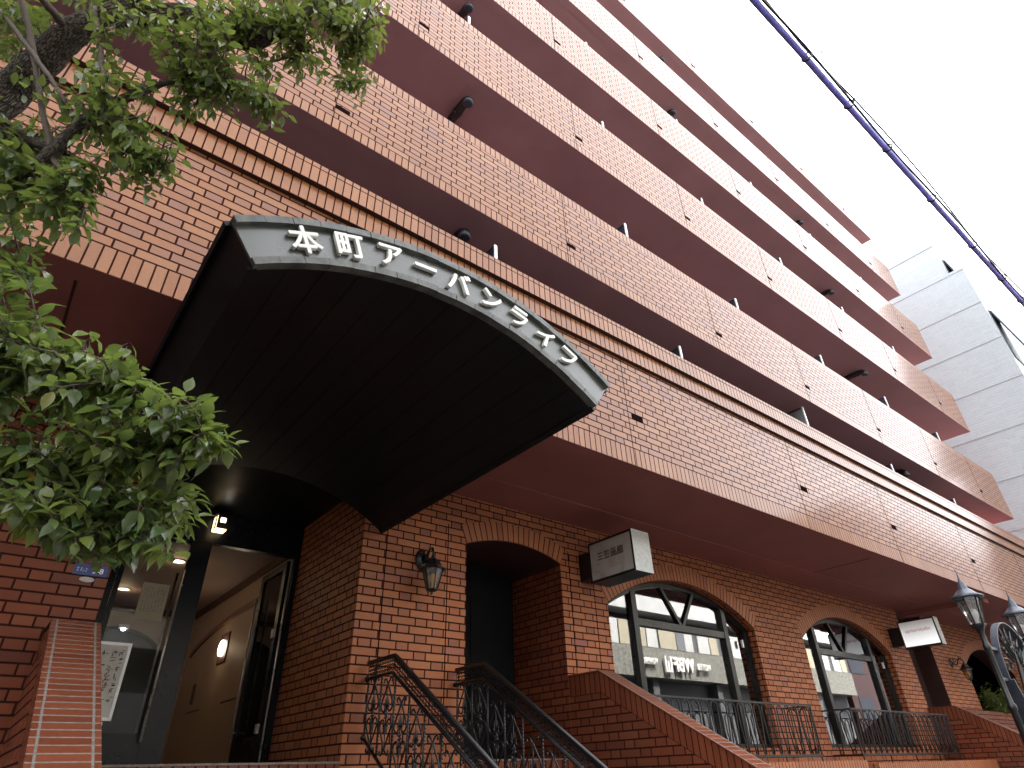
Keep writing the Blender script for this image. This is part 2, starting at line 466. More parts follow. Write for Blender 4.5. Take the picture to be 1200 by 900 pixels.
def text_mesh(txt, size, extrude, offset=0.0):
    cu = bpy.data.curves.new("lettering", 'FONT')
    cu.body = txt; cu.size = size; cu.extrude = extrude; cu.offset = offset
    cu.align_x = 'CENTER'; cu.align_y = 'CENTER'; cu.resolution_u = 3
    ob = bpy.data.objects.new("lettering", cu)
    S.collection.objects.link(ob)
    dg = bpy.context.evaluated_depsgraph_get()
    me = bpy.data.meshes.new_from_object(ob.evaluated_get(dg))
    bpy.data.objects.remove(ob); bpy.data.curves.remove(cu)
    return me

def place_text(name, txt, size, origin, xax, yax, mat, parent=None, extrude=0.004, offset=0.0, center=True, sx=1.0):
    """lettering whose reading direction is xax and whose top is yax"""
    me = text_mesh(txt, size, extrude, 0.0)
    if offset:
        bm = bmesh.new()
        for i, (dx, dy) in enumerate(((0, 0), (1, 0), (-1, 0), (0, 1), (0, -1), (0.7, 0.7), (-0.7, 0.7), (0.7, -0.7), (-0.7, -0.7))):
            n0 = len(bm.verts)
            bm.from_mesh(me); bm.verts.ensure_lookup_table()
            for v in bm.verts[n0:]: v.co += Vector((dx * offset, dy * offset, -0.0002 * i))
        bm.to_mesh(me); bm.free()
    if center and len(me.vertices):
        xs = [v.co.x for v in me.vertices]; ys = [v.co.y for v in me.vertices]
        me.transform(Matrix.Translation((-(min(xs) + max(xs)) / 2, -(min(ys) + max(ys)) / 2, 0)))
    x = Vector(xax).normalized(); y = Vector(yax).normalized(); z = x.cross(y)
    o0 = Vector(origin)
    mtx = Matrix(((x.x * sx, y.x, z.x, o0.x), (x.y * sx, y.y, z.y, o0.y), (x.z * sx, y.z, z.z, o0.z), (0, 0, 0, 1)))
    me.transform(mtx)
    if parent:
        off = Vector((0, 0, 0)); pl = parent
        while pl: off += pl.location; pl = pl.parent
        me.transform(Matrix.Translation(-off))
    me.materials.clear(); me.materials.append(mat)
    o = bpy.data.objects.new(name, me); S.collection.objects.link(o)
    if parent: o.parent = parent
    return o
BRANCHES = [[(-0.733,-1.64,4.219,0.115),(-0.65,-1.819,4.353,0.105),(-0.552,-2.01,4.486,0.085),(-0.462,-2.096,4.593,0.06),(-0.421,-2.213,4.879,0.05),(-0.373,-2.368,5.39,0.035)],[(-0.527,-2.029,4.502,0.06),(-0.414,-2.08,4.618,0.05),(-0.231,-2.143,4.791,0.045),(-0.091,-2.213,4.737,0.045),(0.033,-2.297,4.622,0.045),(0.121,-2.378,4.633,0.042),(0.201,-2.451,4.733,0.035),(0.278,-2.536,4.854,0.028),(0.325,-2.654,5.042,0.02)],[(-0.895,-1.545,4.171,0.07),(-0.741,-1.658,4.064,0.065),(-0.603,-1.752,3.946,0.045),(-0.526,-1.838,3.881,0.03),(-0.38,-1.96,3.791,0.012)],[(-0.838,-1.429,3.789,0.06),(-0.645,-1.673,3.708,0.045),(-0.479,-1.873,3.635,0.036),(-0.424,-1.986,3.717,0.03),(-0.373,-2.077,3.832,0.028),(-0.317,-2.14,3.945,0.024),(-0.243,-2.199,4.036,0.018),(-0.138,-2.283,4.125,0.012),(-0.007,-2.342,4.16,0.008),(0.228,-2.459,4.068,0.004)],[(-0.373,-2.077,3.832,0.014),(-0.291,-2.156,3.846,0.012),(-0.231,-2.237,3.828,0.008)],[(-0.748,-2.124,4.354,0.012),(-0.657,-2.076,4.206,0.012),(-0.589,-2.049,4.068,0.012),(-0.517,-2.021,3.908,0.012),(-0.424,-1.992,3.743,0.012)],[(-0.818,-1.993,4.358,0.01),(-0.7,-2.047,4.213,0.01),(-0.587,-2.076,4.081,0.01),(-0.485,-2.094,3.964,0.009),(-0.387,-2.085,3.855,0.009)],[(-0.509,-2.188,4.416,0.012),(-0.442,-2.201,4.235,0.012),(-0.373,-2.194,4.066,0.012),(-0.318,-2.195,3.939,0.01),(-0.245,-2.228,3.831,0.008)],[(-0.713,-2.084,4.456,0.014),(-0.649,-2.047,4.441,0.016),(-0.601,-2.011,4.442,0.02)],[(0.033,-2.297,4.622,0.012),(-0.018,-2.255,4.529,0.012),(-0.092,-2.245,4.498,0.012),(-0.133,-2.22,4.416,0.01),(-0.149,-2.213,4.238,0.008)],[(0.121,-2.378,4.633,0.014),(0.02,-2.396,4.662,0.012),(-0.005,-2.327,4.511,0.01),(-0.054,-2.296,4.429,0.008),(-0.034,-2.227,4.14,0.006)],[(0.201,-2.451,4.733,0.012),(0.265,-2.444,4.569,0.008),(0.153,-2.349,4.473,0.006),(0.135,-2.306,4.44,0.005)],[(0.278,-2.536,4.854,0.014),(0.394,-2.598,4.719,0.01),(0.496,-2.606,4.591,0.007),(0.527,-2.538,4.423,0.004)],[(-0.424,-1.986,3.717,0.012),(-0.288,-2.028,3.559,0.009),(-0.373,-1.951,3.587,0.006)],[(-0.473,-1.893,3.655,0.012),(-0.372,-2.01,3.565,0.009),(-0.284,-2.089,3.518,0.006)],[(-0.317,-2.14,3.945,0.012),(-0.169,-2.192,3.768,0.008),(-0.043,-2.246,3.653,0.004)],[(-0.518,-1.412,2.524,0.04),(-0.344,-1.647,2.544,0.03),(-0.144,-1.826,2.467,0.02),(0.018,-1.959,2.43,0.013),(0.122,-2.098,2.495,0.009),(0.234,-2.183,2.523,0.006),(0.341,-2.297,2.554,0.003)],[(-0.344,-1.647,2.544,0.02),(-0.278,-1.897,2.778,0.015),(-0.184,-2.01,2.823,0.01),(-0.043,-2.083,2.77,0.007),(0.094,-2.162,2.729,0.004)],[(-0.144,-1.826,2.467,0.012),(-0.02,-1.908,2.351,0.009),(0.112,-2.013,2.29,0.006),(0.234,-2.115,2.257,0.003)],[(0.018,-1.959,2.43,0.009),(0.138,-2.049,2.383,0.007),(0.269,-2.125,2.344,0.004)],[(-0.838,-1.429,3.789,0.03),(-0.652,-1.505,3.511,0.02),(-0.452,-1.662,3.318,0.012),(-0.335,-1.791,3.264,0.005)]]
